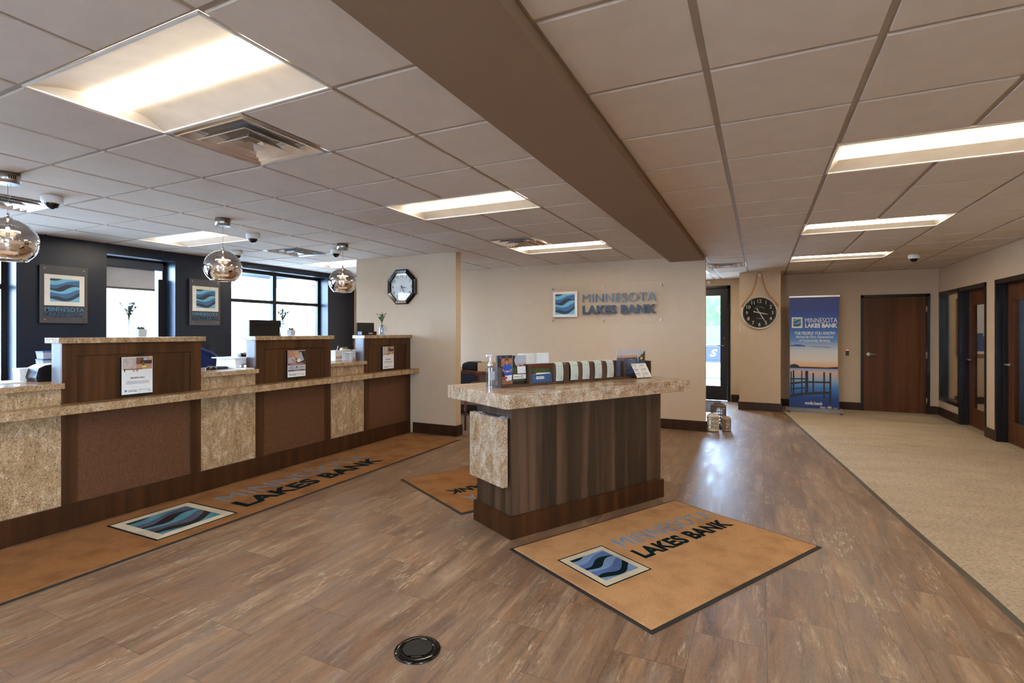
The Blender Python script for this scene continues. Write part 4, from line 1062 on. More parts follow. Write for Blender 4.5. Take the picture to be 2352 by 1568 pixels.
# left bay
t = thing('document_tray', 'black tray with slanted sides at the left against the nearest tall section', 'tray', (-4.72, 1.94, ZS))
m = M(); T = frame((-4.64, 0, ZS), (0, 1, 0), (0, 0, 1)); P_ = [(1.856, 0), (1.846, .03), (1.862, .095), (1.90, .115), (1.99, .124), (1.99, 0)]
m.prism(P_, -.16, 0, T); m.build('side_shell', 'black_plastic', t, world=True)
m = M(); m.prism([(1.862, .0955), (1.90, .1155), (1.99, .1245), (1.99, .128), (1.90, .119), (1.862, .099)], -.16, 0, T); m.build('top_edge', 'paper_white', t, world=True)
t = thing('supply_box', 'white lidded box behind the black tray at the left', 'box', (-4.84, 1.86, ZS))
m = M(); m.rbox(-.05, .05, -.045, .03, 0, .082, .003); m.build('box_body', 'paper_white', t)
m = M(); m.rbox(-.053, .053, -.049, .033, .070, .094, .003); m.build('lid', 'white_plastic', t)
for k, z in enumerate((.12, .165)):
    t = thing('clear_bin', ['lower', 'upper'][k] + ' of two stacked clear bins with blue rims behind the black tray', 'bin', (-4.86, 1.99, ZS + (.0 if k == 0 else .155)), group='stacked clear bins')
    h = .15 if k == 0 else .055
    m = M(); m.raw([(-.05, -.03, 0), (.05, -.03, 0), (.05, .05, 0), (-.05, .05, 0), (-.055, -.036, h), (.055, -.036, h), (.055, .056, h), (-.055, .056, h)], [(0, 3, 2, 1), (0, 1, 5, 4), (1, 2, 6, 5), (2, 3, 7, 6), (3, 0, 4, 7)]); m.build('bin_body', 'shade_fabric', t)
    m = M(); m.rbox(-.057, .057, -.038, .058, h - .006, h + .002, .001); m.build('rim', 'photo_blue', t)
tag(M().rbox(-4.9, -4.66, 1.55, 1.80, ZS, ZS + .006, .001).build('paper_sheet', 'paper_white'), 'flat sheets of paper on the low bay at the left edge', 'paper')

# blue chair behind the counter
t = thing('office_chair', 'blue high office chair behind the counter, its rounded back showing above the low bay', 'chair', (-5.60, 3.62, 0))
m = M(); N = 14
for side in (0, 1):
    pass
pts = []
for k in range(N + 1):
    for j in range(9):
        u = -1 + 2 * j / 8; h = k / N; w = .30 * (1 - max(0, (h - .45) / .55) ** 3 * .72)
        pts.append((-.10 * (1 - u * u) + .02, u * w, .78 + .48 * h - .05 * u * u * h))
fs = [(k * 9 + j, k * 9 + j + 1, (k + 1) * 9 + j + 1, (k + 1) * 9 + j) for k in range(N) for j in range(8)]
m.raw(pts, fs, True); o = m.build('backrest', 'office_chair_blue', t); q = o.modifiers.new('thick', 'SOLIDIFY'); q.thickness = .035
m = M(); m.rbox(-.02, .46, -.26, .26, .66, .73, .03); m.build('seat', 'office_chair_blue', t)
m = M(); m.cyl((.22, 0), .028, .10, .66, 16); m.build('post', 'chrome', t)
for k in range(5):
    a = k * 2 * math.pi / 5; m = M(); m.tube([(.22, 0, .12), (.22 + .28 * math.cos(a), .28 * math.sin(a), .06)], [.022, .014], 8); lg = m.build('base_arm', 'black_plastic', t)
    m = M(); m.ball((.22 + .28 * math.cos(a), .28 * math.sin(a), .030), .030, 8); m.build('caster', 'black_plastic', lg)

# ---------------------------------------------------------------- signs
def navy_sign(y0, y1, z0, z1, label):
    t = thing('wall_sign', label, 'sign', (XN + .02, (y0 + y1) / 2, z0), group='clear logo plaques on the navy wall')
    m = M(); m.box(XN + .022, XN + .030, y0, y1, z0, z1); m.build('acrylic_plate', 'plaque_smoke', t, world=True)
    W, H = y1 - y0, z1 - z0; T = frame((XN + .030, y0, z0), (0, 1, 0), (0, 0, 1))
    m = M(); s = .83 * W; put_logo(m, T, .085 * W, .085 * W + s, .305 * H, .305 * H + s * .93, .012, flush=.001); m.build('wave_logo', ['logo_white', 'logo_dark', 'logo_mid', 'logo_light'], t, world=True)
    m = M(); put_text(m, 'MINNESOTA', T, .09 * W, .91 * W, .205 * H, .275 * H, .001, .010, bold=0.002); m.build('lettering', 'navy_letter_blue', t, world=True)
    m = M(); put_text(m, 'LAKES BANK', T, .09 * W, .90 * W, .118 * H, .188 * H, .001, .012, bold=.042); m.build('lettering', 'navy_letter_slate', t, world=True)
    for u, v in ((.09, .06), (.91, .06), (.09, .945), (.91, .945)):
        m = M(); n = 14; c = T @ Vector((u * W, v * H, 0)); TT = frame((XN, c.y, c.z), (0, 1, 0), (0, 0, 1))
        m.prism([(.009 * math.cos(2 * math.pi * i / n), .009 * math.sin(2 * math.pi * i / n)) for i in range(n)], 0, .036, TT); m.build('standoff', 'chrome', t, world=True)
pm('plaque_smoke', (84, 82, 84), .25, var=.01)
navy_sign(2.846, 3.291, 1.494, 2.132, 'logo plaque on the navy wall left of the narrow window')
navy_sign(4.484, 4.934, 1.490, 2.130, 'logo plaque on the navy wall between the narrow and the big window')

t = thing('main_sign', 'large clear acrylic sign with wave logo and MINNESOTA LAKES BANK letters', 'sign', (-2.14, YS - .03, 1.52))
x0, x1, z0, z1 = -3.042, -1.240, 1.520, 2.128
m = M(); m.box(x0, x1, YS - .036, YS - .028, z0, z1); m.build('acrylic_plate', 'acrylic', t, world=True)
T = frame((0, YS - .036, 0), (1, 0, 0), (0, 0, 1))
m = M(); put_logo(m, T, -2.962, -2.560, 1.628, 2.026, .016, flush=.0015, border=.10); m.build('wave_logo', ['logo_white', 'logo_dark', 'logo_mid', 'logo_light'], t, world=True)
m = M(); put_text(m, 'MINNESOTA', T, -2.477, -1.367, 1.845, 1.977, .001, .014, bold=-.006, spacing=1.06); m.build('lettering', 'letter_blue', t, world=True)
m = M(); put_text(m, 'LAKES BANK', T, -2.477, -1.362, 1.664, 1.800, .001, .018, bold=.044, spacing=1.07); m.build('lettering', 'letter_slate', t, world=True)
for u in (x0 + .06, (x0 + x1) / 2 - .02, x1 - .06):
    for z in (z0 + .05, z1 - .05):
        m = M(); n = 14; m.prism([(.011 * math.cos(2 * math.pi * i / n), .011 * math.sin(2 * math.pi * i / n)) for i in range(n)], 0, .042, frame((u, YS - .001, z), (1, 0, 0), (0, 0, 1), (0, -1, 0))); m.build('standoff', 'brushed_metal', t, world=True)

# ---------------------------------------------------------------- clocks
def hand(m, T, ang, L, tail, w, z):
    d = Vector((math.sin(ang), math.cos(ang))); s = Vector((d.y, -d.x))
    P = [-d * tail - s * w, -d * tail + s * w, d * L * .55 + s * w * 1.1, d * L, d * L * .55 - s * w * 1.1]
    m.prism([(p.x, p.y) for p in P], z, z + .002, T)
def clock_octagon():
    t = thing('octagonal_clock', 'black octagonal wall clock with a white face on the short wall', 'clock', (-4.545, YP - .04, 1.782))
    c = (-4.545, YP - .001, 2.027); T = frame(c, (1, 0, 0), (0, 0, 1), (0, -1, 0)); n = 8
    oc = lambda r: [(r * math.cos(math.pi / 8 + k * math.pi / 4), r * math.sin(math.pi / 8 + k * math.pi / 4)) for k in range(8)]
    m = M(); r0, r1, r2 = .263, .245, .206
    rings = [[T @ Vector((p[0], p[1], z)) for p in oc(r)] for r, z in ((r0, 0), (r0, .03), (r1, .045), (r2, .040), (r2 - .004, .018))]
    m.raw([p for q in rings for p in q], [(k * 8 + i, k * 8 + (i + 1) % 8, (k + 1) * 8 + (i + 1) % 8, (k + 1) * 8 + i) for k in range(4) for i in range(8)], False); m.build('frame', 'black_gloss', t, world=True)
    m = M(); m.prism(oc(.206), .010, .016, T); m.mi = 1
    for h in range(1, 13):
        a = h * math.pi / 6; x, y = .158 * math.sin(a), .158 * math.cos(a); w = .019 * text_geo(str(h), .01)[3]
        put_text(m, str(h), T, x - w, x + w, y - .019, y + .019, .016, .0165, bold=.01)
    for k in range(60):
        a = k * math.pi / 30; d = Vector((math.sin(a), math.cos(a))); s = Vector((d.y, -d.x)) * .0012; L = .007 if k % 5 else .011
        p = d * .186; q = d * (.186 - L); m.prism([(p + s)[:], (p - s)[:], (q - s)[:], (q + s)[:]], .016, .0165, T)
    m.build('face', ['clock_white', 'ink_black'], t, world=True)
    m = M(); hand(m, T, R(102), .085, .02, .0045, .018); m.build('hour_hand', 'ink_black', t, world=True)
    m = M(); hand(m, T, R(153), .125, .025, .0035, .021); m.build('minute_hand', 'ink_black', t, world=True)
    m = M(); hand(m, T, R(198), .13, .03, .001, .024); m.build('second_hand', 'ink_black', t, world=True)
    m = M(); m.prism(oc(.206), .032, .0325, T); m.build('glass', 'clock_glass', t, world=True)
clock_octagon()
def clock_round():
    c = (-.018, 10.17, 1.735); T = frame(c, (1, 0, 0), (0, 0, 1), (0, -1, 0))
    t = thing('round_clock', 'large round black clock with cream numerals hanging from a rope on the column', 'clock', (c[0], 10.14, 1.44))
    m = M(); TT = T.copy(); m.T = TT; m.lathe([(.270, .006), (.290, .006), (.293, .03), (.289, .045), (.272, .046), (.268, .022)], 56); m.T = None; m.build('rim', 'pot_ceramic', t, world=True)
    m = M(); circ = lambda r, n=56: [(r * math.cos(2 * math.pi * i / n), r * math.sin(2 * math.pi * i / n)) for i in range(n)]
    m.prism(circ(.272), .012, .018, T); m.mi = 1
    for h in range(1, 13):
        a = h * math.pi / 6; x, y = .205 * math.sin(a), .205 * math.cos(a); w = .028 * text_geo(str(h), .004)[3]
        put_text(m, str(h), T, x - w, x + w, y - .030, y + .030, .018, .0185, bold=.004)
    for k in range(60):
        a = k * math.pi / 30; d = Vector((math.sin(a), math.cos(a))); s = Vector((d.y, -d.x)) * (.0018 if k % 5 else .003); p = d * .258; q = d * (.258 - .010)
        m.prism([(p + s)[:], (p - s)[:], (q - s)[:], (q + s)[:]], .018, .0185, T)
    # arched word above the centre and the small word below
    for k, ch in enumerate('ANTIQUES'):
        a = R(-42 + 84 * k / 7); cx, cy = .115 * math.sin(a), .115 * math.cos(a) - .012
        Tk = T @ Matrix.Translation((cx, cy, 0)) @ Matrix.Rotation(-a, 4, 'Z'); put_text(m, ch, Tk, -.0075 * text_geo(ch, .02)[3], .0075 * text_geo(ch, .02)[3], -.008, .008, .018, .0185, bold=.02)
    put_text(m, 'LONDON', T, -.045, .045, -.108, -.096, .018, .0185)
    m.build('face', ['clock_black', 'clock_cream'], t, world=True)
    m = M(); hand(m, T, R(103), .155, .085, .007, .020); m.prism([(-.085 * math.sin(R(103)) + .014 * math.cos(q * .6), -.085 * math.cos(R(103)) + .014 * math.sin(q * .6)) for q in range(10)], .020, .022, T); m.build('hour_hand', 'clock_cream', t, world=True)
    m = M(); hand(m, T, R(150), .215, .075, .006, .024); m.prism([(-.07 * math.sin(R(150)) + .013 * math.cos(q * .6), -.07 * math.cos(R(150)) + .013 * math.sin(q * .6)) for q in range(10)], .024, .026, T); m.build('minute_hand', 'clock_cream', t, world=True)
    m = M(); m.prism(circ(.268), .036, .0365, T); m.build('glass', 'clock_glass', t, world=True)
    m = M(); L = []
    for s in (-1, 1):
        pts = [(s * .035, .665, .035), (s * .055, .56, .035), (s * .085, .44, .035), (s * .135, .33, .04), (s * .20, .24, .05), (s * .265, .155, .05), (s * .285, .125, .045)]
        P = [T @ Vector(p) for p in pts]
        m.tube(P, [.010, .012, .0125, .0125, .013, .014, .016], 10); m.ball(tuple(P[-1]), .021, 8)
    arc = [T @ Vector((.035 * math.cos(a), .665 + .032 * math.sin(a), .035)) for a in [math.pi * k / 8 for k in range(9)]]
    m.tube(arc, .010, 10); m.build('rope', 'rope', t, world=True)
    m = M(); Tk = frame((c[0], 10.169, c[2] + .665), (1, 0, 0), (0, 0, 1), (0, -1, 0)); m.T = Tk; m.lathe([(.001, .05), (.010, .049), (.024, .044), (.029, .036), (.026, .028), (.010, .024), (.010, 0)], 24); m.T = None; m.build('hanging_knob', 'paper_white', t, world=True)
clock_round()
# ---------------------------------------------------------------- island
AX, AY, AZ = -1.717, 3.23, .996
AR = R(61.0)
U = Vector((math.cos(AR), math.sin(AR), 0)); V = Vector((-U.y, U.x, 0))
def ipos(x, y, z=AZ): p = Vector((AX, AY, 0)) + U * x + V * y; return (p.x, p.y, z)
t = thing('writing_island', 'freestanding granite-topped wooden writing island in the middle of the floor', 'island', (AX, AY, 0), AR)
m = M(); m.box(.02, 1.57, -.22, .22, .10, .906); m.build('body', 'wood_island', t, bevel=.0015)
m = M(); m.rbox(0, 1.59, -.24, .24, 0, .152, .003); m.build('plinth', 'wood_base', t)
m = M()
def rrect(x0, x1, y0, y1, r, n=5):
    P = []
    for cx, cy, a0 in ((x1 - r, y1 - r, 0), (x0 + r, y1 - r, 90), (x0 + r, y0 + r, 180), (x1 - r, y0 + r, 270)):
        for k in range(n + 1): a = R(a0 + 90 * k / n); P.append((cx + r * math.cos(a), cy + r * math.sin(a)))
    return P
m.prism(rrect(-.145, 1.745, -.398, .398, .035), .905, AZ); m.build('granite_top', 'granite_grey', t, bevel=.0025)
m = M(); m.rbox(-.048, -.004, -.213, .213, .350, .812, .003); lf = m.build('folding_leaf', 'granite_grey', t)
for y in (-.16, .12):
    m = M(); m.box(-.012, .021, y - .03, y + .03, .806, .818); m.box(-.034, -.010, y - .018, y + .018, .811, .816); m.build('hinge', 'brushed_metal', lf)

ho = thing('brochure_organizer', 'long brown wooden brochure organizer along the middle of the island', 'organizer', ipos(.07, -.02), AR)
m = M(); m.box(0, 1.62, 0, .14, 0, .016); m.build('tray', 'holder_wood', ho, bevel=.001)
for x in (0, 1.608):
    m = M(); m.rbox(x, x + .012, 0, .14, 0, .142, .002); m.build('end_panel', 'holder_wood', ho)
m = M(); m.box(.012, 1.608, .062, .072, .016, .155); m.build('middle_panel', 'holder_wood', ho)
for x, w in ((.262, .012), (.500, .014), (.590, .060), (.745, .045), (.873, .050), (1.008, .052), (1.28, .012)):
    m = M(); m.rbox(x, x + w, .004, .062, .016, .150, .002); m.build('divider', 'holder_wood', ho)
m = M(); m.box(.276, .50, .052, .062, .12, .157); m.build('header_strip', 'cherry_wood', ho)
m = M(); m.box(.012, .262, .001, .004, .016, .12); m.build('clear_front', 'acrylic', ho)
def leaflet(kind, x0, x1, w, h, z0=.017, tilt=0.0):
    """a folded brochure standing on edge; local x along the island, face towards the camera side (-y)"""
    t = thing('brochure', '', 'brochure', ipos(x0, w, AZ + z0), AR)
    W = x1 - x0; T = frame((0, 0, 0), (1, 0, 0), (0, 0, 1), (0, -1, 0)) if True else None
    m = M(); m.T = Matrix.Rotation(-tilt, 4, 'X')
    mats = ['paper_white', 'photo_dark', 'photo_blue', 'photo_skin', 'red_ink', 'photo_wood', 'photo_tree', 'photo_water', 'photo_orange', 'picture_sky', 'photo_grey', 'ink_black', 'photo_lake', 'logo_white', 'photo_yellow']
    def r(a, b, c, d, mi, z=.0003): m.mi = mi; m.prism([(a * W, c * h), (b * W, c * h), (b * W, d * h), (a * W, d * h)], .0008, .0008 + z, T)
    def pl(P, mi, z=.0003): m.mi = mi; m.prism([(a * W, b * h) for a, b in P], .0008, .0008 + z, T)
    m.mi = 0; m.prism([(0, 0), (W, 0), (W, h), (0, h)], -.0008, .0008, T)
    if kind == 'man':
        r(0, 1, 0, 1, 1); r(.08, .30, .90, .97, 2, .0005); r(.52, .72, .93, .98, 12, .0005); r(.25, 1, .62, .90, 5, .0004)
        el = lambda cx, cy, rx, ry, mi, z: pl([(cx + rx * math.cos(k * math.pi / 9), cy + ry * math.sin(k * math.pi / 9)) for k in range(18)], mi, z)
        pl([(.30, .50), (.36, .62), (.50, .70), (.60, .72), (.70, .72), (.82, .70), (.95, .63), (1, .50), (.98, .34), (.84, .28), (.50, .30), (.42, .42)], 2, .0006)
        pl([(.56, .68), (.70, .68), (.69, .76), (.57, .76)], 3, .0008); el(.63, .82, .125, .058, 11, .0009); el(.635, .785, .098, .052, 3, .0011); pl([(.54, .80), (.73, .80), (.72, .788), (.55, .788)], 11, .0013); pl([(.58, .757), (.68, .757), (.66, .750), (.60, .750)], 4, .0013)
        pl([(.28, .52), (.36, .53), (.56, .46), (.54, .42), (.38, .46)], 3, .0009); pl([(.99, .52), (.93, .53), (.78, .46), (.80, .42), (.94, .45)], 3, .0009); el(.60, .44, .07, .028, 3, .0010); el(.74, .44, .06, .028, 3, .0010); pl([(.60, .47), (.74, .47), (.74, .43), (.60, .43)], 0, .0012)
        pl([(.50, .30), (.98, .32), (.96, .14), (.62, .12)], 0, .0008)
        r(.30, .66, .20, .265, 4, .0010); r(0, 1, 0, .12, 5, .0007); m.mi = 0
        for k in range(3): dashes(m, T @ Matrix.Translation((0, 0, .001)), .32 * W, .68 * W, (.17 - .022 * k) * h, .006 * h, 0, k)
    elif kind == 'hands':
        el = lambda cx, cy, rx, ry, mi, z: pl([(cx + rx * math.cos(k * math.pi / 9), cy + ry * math.sin(k * math.pi / 9)) for k in range(18)], mi, z)
        r(0, 1, 0, 1, 1); pl([(.22, 1), (1, 1), (1, .72), (.86, .70), (.60, .66), (.42, .60), (.24, .66), (.12, .82)], 10, .0006); pl([(.34, .60), (.96, .62), (1, .36), (.38, .36)], 0, .0007); pl([(.0, .55), (.3, .58), (.28, .34), (0, .34)], 6, .0005)
        el(.50, .675, .14, .038, 3, .0010); el(.70, .66, .12, .028, 3, .0011); pl([(.66, .69), (1, .74), (1, .69), (.70, .64)], 3, .0009); pl([(.36, .66), (.62, .64), (.62, .655), (.38, .675)], 5, .0013)
        r(.05, 1, .17, .33, 13, .0010); r(.05, 1, .10, .17, 6, .0008)
        m.mi = 11; dashes(m, T @ Matrix.Translation((0, 0, .0014)), .12 * W, .62 * W, .235 * h, .02 * h, 0, 2)
        n = 16; ring = [(.72 * W + .09 * W * math.cos(2 * math.pi * i / n), .25 * h + .05 * h * math.sin(2 * math.pi * i / n)) for i in range(n)]; rin = [(.72 * W + .06 * W * math.cos(2 * math.pi * i / n), .25 * h + .034 * h * math.sin(2 * math.pi * i / n)) for i in range(n)]
        m.mi = 11; m.prism(ring, .0022, .0024, T); m.mi = 13; m.prism(rin, .0024, .0026, T)
    elif kind == 'lake':
        r(0, 1, .80, 1, 9); r(0, 1, .71, .80, 8, .0004); r(0, 1, 0, .71, 7, .0003)
        for k in range(9): pl([(.1 * (k % 3), .10 + .065 * k), (.5 + .1 * (k % 4), .115 + .065 * k), (.9, .105 + .065 * k), (.5, .095 + .065 * k)], 9, .0006)
    elif kind == 'trees':
        r(0, 1, .60, 1, 9); r(0, 1, 0, .60, 7, .0003); pl([(0, .60), (.05, .74), (.3, .72), (.45, .85), (.6, .80), (.8, .92), (1, .96), (1, .58)], 6, .0006); pl([(.2, .62), (.5, .74), (.7, .64)], 14, .0008)
        for k in range(6): pl([(.1 * (k % 3), .10 + .07 * k), (.5 + .1 * (k % 4), .115 + .07 * k), (.9, .105 + .07 * k), (.5, .095 + .07 * k)], 9, .0006)
    elif kind == 'boat':
        r(0, 1, .62, 1, 6); r(0, 1, 0, .62, 12); pl([(.26, .56), (.95, .60), (.90, .66), (.34, .68)], 13, .0006); r(.30, .36, .22, .44, 13, .0008); r(.38, .64, .24, .42, 13, .0006); m.mi = 12; dashes(m, T @ Matrix.Translation((0, 0, .001)), .39 * W, .63 * W, .32 * h, .04 * h, 0, 3)
    m.mi = 0; m.T = None
    m.build('printed_cover', mats, t); return t
def stack(kind, x0, x1, w, h, n, dx, dw, front, back, group, z0=.017, tilt=0.0):
    p = leaflet(kind, x0, x1, w, h, z0, tilt); p['label'] = front; p['group'] = group
    for k in range(1, n): dup(p, ipos(x0 + dx * k, w + dw * k, AZ + z0), None, back, group)
stack('man', .068, .198, .022, .212, 4, -.001, .005, 'foremost tall brochure showing a man in a blue shirt, left end of the organizer', 'tall brochure standing behind the one with the man in blue', 'man in blue shirt brochures')
stack('hands', .200, .322, .020, .209, 4, .001, .005, 'foremost tall brochure with hands in white sleeves over a white panel', 'tall brochure standing behind the one with white sleeves', 'white sleeve brochures')
stack('boat', .347, .566, .004, .108, 4, 0, .004, 'foremost wide card showing a boat on a blue lake in the low slot', 'wide card standing behind the boat card', 'boat cards', tilt=.12)
stack('plain', .300, .440, .070, .218, 5, .001, .006, 'nearest plain white brochure back, left of the grey strip', 'plain white brochure behind, left rear stack', 'left rear plain brochures')
stack('plain', .462, .585, .070, .219, 5, .001, .006, 'nearest plain white brochure back, right of the grey strip', 'plain white brochure behind, right rear stack', 'right rear plain brochures')
stack('lake', 1.385, 1.560, .025, .224, 7, -.012, .0025, 'foremost sunset lake brochure at the right end of the organizer', 'sunset lake brochure fanned out behind the foremost one', 'sunset lake brochures')
stack('trees', 1.565, 1.655, .022, .222, 4, .0, .004, 'foremost brochure of trees above water, rightmost in the organizer', 'brochure standing behind the one of trees above water', 'tree brochures')
m = M()
nm = ['leftmost', 'second from the left', 'middle', 'fourth from the left', 'rightmost']
for k, (a, b) in enumerate([(.586, .656), (.737, .812), (.862, .935), (1.000, 1.075), (1.140, 1.213)]):
    t = thing('deposit_slip_pad', nm[k] + ' of the five pale slip pads hanging in the organizer slots', 'paper pad', ipos(a, -.024), AR, 'slip pads in the organizer')
    W = b - a; m = M(); prof = []
    for j in range(10): q = j / 9; prof.append((.008 - .006 * math.sin(q * math.pi) + .0, .020 + .118 * q))
    prof += [(.012, .150), (.022, .160), (.040, .165), (.060, .164)]
    th = .006; back = [(p[0] + th, p[1] - (.004 if k2 > 8 else 0)) for k2, p in enumerate(prof)]
    Tm = Matrix(((0, 0, 1, 0), (1, 0, 0, 0), (0, 1, 0, 0), (0, 0, 0, 1)))
    m.prism(prof + back[::-1], 0, W, Tm); m.build('sheets', 'paper_green', t)
    m = M(); Tf = frame((0, .0015, 0), (1, 0, 0), (0, 0, 1), (0, -1, 0))
    dashes(m, Tf @ Matrix.Translation((0, 0, .001)), .25 * W, .85 * W, .132, .003, 0, k)
    for j in range(4): m.prism([(.15 * W + .2 * W * j, .04), (.15 * W + .2 * W * j + .0008, .04), (.15 * W + .2 * W * j + .0008, .12), (.15 * W + .2 * W * j, .12)], .0015, .0020, Tf)
    m.prism([(.65 * W, .028), (.69 * W, .028), (.69 * W, .055), (.65 * W, .055)], .0015, .0022, Tf)
    m.build('printed_lines', 'ink_grey', t)
# sanitizer
t = thing('sanitizer_bottle', 'clear sanitizer bottle with a white pump at the near end of the island', 'bottle', ipos(.012, .028), AR)
m = M(); m.prism(rrect(-.028, .028, -.024, .024, .010), .001, .142); m.lathe([(.024, .142), (.022, .150), (.014, .156)], 20); m.build('bottle_body', 'bottle_glass', t)
m = M(); m.cyl((0, 0), .019, .156, .170, 20); m.cyl((0, 0), .016, .170, .186, 20, .010); m.cyl((0, 0), .006, .186, .222, 12); m.rbox(-.034, .012, -.008, .008, .222, .236, .004); m.build('pump', 'white_plastic', t)
m = M(); m.tube([(0, 0, .156), (.004, 0, .09), (.010, 0, .015)], .003, 8); m.build('dip_tube', 'white_plastic', t)
m = M(); m.box(-.022, .022, -.0248, -.0242, .06, .12); m.build('label', 'photo_grey', t)
# card holder
t = thing('card_holder', 'clear tiered acrylic holder of business cards at the far end of the island', 'card holder', ipos(1.42, -.098), AR)
for k in range(3):
    z = .018 + .035 * k; y = .022 * k
    m = M(); m.box(0, .19, y + .004, y + .020, z - .012, z - .009); m.box(0, .19, y - .002, y + .001, z - .012, z + .014); m.build('pocket', 'acrylic', t)
for x in (-.004, .191): m = M(); m.box(x, x + .003, 0, .075, 0, .11); m.build('side_plate', 'acrylic', t)
m = M(); m.box(0, .19, .072, .075, 0, .10); m.build('back_plate', 'acrylic', t)
first = None
for k in range(3):
    for c in range(2):
        lb = ['bottom', 'middle', 'top'][k] + ' row ' + ['left', 'right'][c] + ' business card in the clear holder'
        loc = Vector(ipos(1.423 + .096 * c, -.094 + .022 * k, AZ + .008 + .035 * k))
        if first is None:
            first = thing('business_card', lb, 'card', loc, AR, 'business cards in the clear holder')
            m = M(); m.T = Matrix.Rotation(R(-28), 4, 'X'); m.box(0, .088, 0, .004, 0, .052); Tf = frame((0, 0, 0), (1, 0, 0), (0, 0, 1), (0, -1, 0))
            m.mi = 1; m.prism([(.008, .032), (.016, .032), (.016, .041), (.008, .041)], 0, .0004, Tf); dashes(m, Tf, .022, .055, .034, .004, 0, 2); m.mi = 2; dashes(m, Tf, .022, .050, .022, .002, 0, 5)
            m.build('card_face', ['card_white', 'logo_dark', 'ink_grey'], first)
        else: dup(first, loc, None, lb)

# ---------------------------------------------------------------- mats
def door_mat(name, T, L, W, pile, label, th=.011, rim=.022):
    """L along frame x, W along frame y (upwards = top of the lettering)"""
    o = T.translation; t = thing(name, label, 'mat', (o.x, o.y, 0))
    m = M(); m.prism([(0, 0), (L, 0), (L, W), (0, W)], 0, .005, T); m.build('rubber_border', 'mat_rubber', t, world=True, bevel=.002)
    m = M(); m.prism([(rim, rim), (L - rim, rim), (L - rim, W - rim), (rim, W - rim)], .004, th, T); m.build('pile', pile, t, world=True, bevel=.002)
    return t
def mfr(x, y, ang): return Matrix.Translation((x, y, 0)) @ Matrix.Rotation(ang, 4, 'Z')
Z = .0112
# right mat: lettering runs along the island direction
T = mfr(-.450, 2.425, AR); L, W = 1.665, 1.147
t = door_mat('welcome_mat', T, L, W, 'mat_pile', 'tan logo mat on the floor in front of the island, nearest the camera')
inv = T.inverted()
def loc(px, py): v = inv @ Vector((px, py, 0)); return v.x, v.y
m = M(); put_logo(m, T @ Matrix.Translation((0, 0, Z - .001)), .146, .500, .432, .822, .0016, flush=.0006, outline=4, border=.115); m.build('wave_logo', ['pile_cream', 'pile_dark', 'pile_mid', 'pile_blue', 'pile_dark'], t, world=True)
m = M(); put_text(m, 'MINNESOTA', T, .610, 1.600, .712, .856, Z, Z + .0012, bold=-.004, spacing=1.05); m.build('lettering', 'pile_blue', t, world=True)
m = M(); put_text(m, 'LAKES BANK', T, .592, 1.545, .535, .668, Z, Z + .0012, bold=.042, spacing=1.05); m.build('lettering', 'pile_dark', t, world=True)
# mat behind the island, seen upside down
c = Vector((-2.06, 3.385, 0)) + V * 1.147 + U * 1.665
T = mfr(c.x, c.y, AR + math.pi)
t = door_mat('welcome_mat', T, L, W, 'mat_pile_brown', 'brown logo mat behind the island, its letters upside down, mostly hidden')
m = M(); put_logo(m, T @ Matrix.Translation((0, 0, Z - .001)), .146, .500, .43, .82, .0016, flush=.0006, outline=4, border=.115); m.build('wave_logo', ['pile_cream', 'pile_dark', 'pile_mid', 'pile_blue', 'pile_dark'], t, world=True)
m = M(); put_text(m, 'MINNESOTA', T, .610, 1.45, .80, .93, Z, Z + .0012, bold=-.004, spacing=1.05); m.build('lettering', 'pile_blue', t, world=True)
m = M(); put_text(m, 'LAKES BANK', T, .592, 1.50, .575, .70, Z, Z + .0012, bold=.042, spacing=1.05); m.build('lettering', 'pile_dark', t, world=True)
# long runner along the counter
T = mfr(-3.487, .15, R(90)); L, W = 5.58, .875
t = door_mat('runner_mat', T, L, W, 'mat_pile_brown', 'long brown logo runner mat along the teller counter')
y = .15
m = M(); put_logo(m, T @ Matrix.Translation((0, 0, Z - .001)), 2.085 - y, 2.645 - y, .135, .700, .0016, flush=.0006, outline=4, border=.115); m.build('wave_logo', ['pile_cream', 'ink_black', 'pile_slate', 'pile_teal', 'pile_dark'], t, world=True)
m = M(); put_text(m, 'MINNESOTA', T, 2.80 - y, 4.49 - y, .42, .62, Z, Z + .0012, bold=-.002, spacing=1.05); m.build('lettering', 'pile_grey', t, world=True)
m = M(); put_text(m, 'LAKES BANK', T, 2.78 - y, 4.44 - y, .175, .375, Z, Z + .0012, bold=.042, spacing=1.05); m.build('lettering', 'pile_dark', t, world=True)
t = thing('walkoff_mat', 'dark brown walk-off mat before the glass entry door', 'mat', (-1.4, 10.2, 0))
m = M(); m.box(-2.2, -.70, 9.6, YE - .03, 0, .004); m.build('rubber_border', 'mat_rubber', t, world=True); m = M(); m.box(-2.18, -.72, 9.62, YE - .05, .003, .009); m.build('pile', 'walkoff_pile', t, world=True)

# floor box
t = thing('floor_box', 'round black floor outlet cover in the foreground', 'floor outlet', (-1.356, 1.865, 0), R(30))
m = M(); m.lathe([(.001, .001), (.100, .0005), (.101, .003), (.096, .007), (.074, .012), (.070, .010), (.066, .0065), (.001, .0065)], 48); m.build('ring', 'black_gloss', t)
m = M(); m.prism([(.064 * math.cos(2 * math.pi * i / 40), max(-.052, .064 * math.sin(2 * math.pi * i / 40))) for i in range(40)], .004, .011); m.build('hinged_lid', 'black_plastic', t)
m = M(); m.rbox(-.022, .022, -.066, -.054, .006, .010, .001); m.build('latch', 'black_plastic', t)

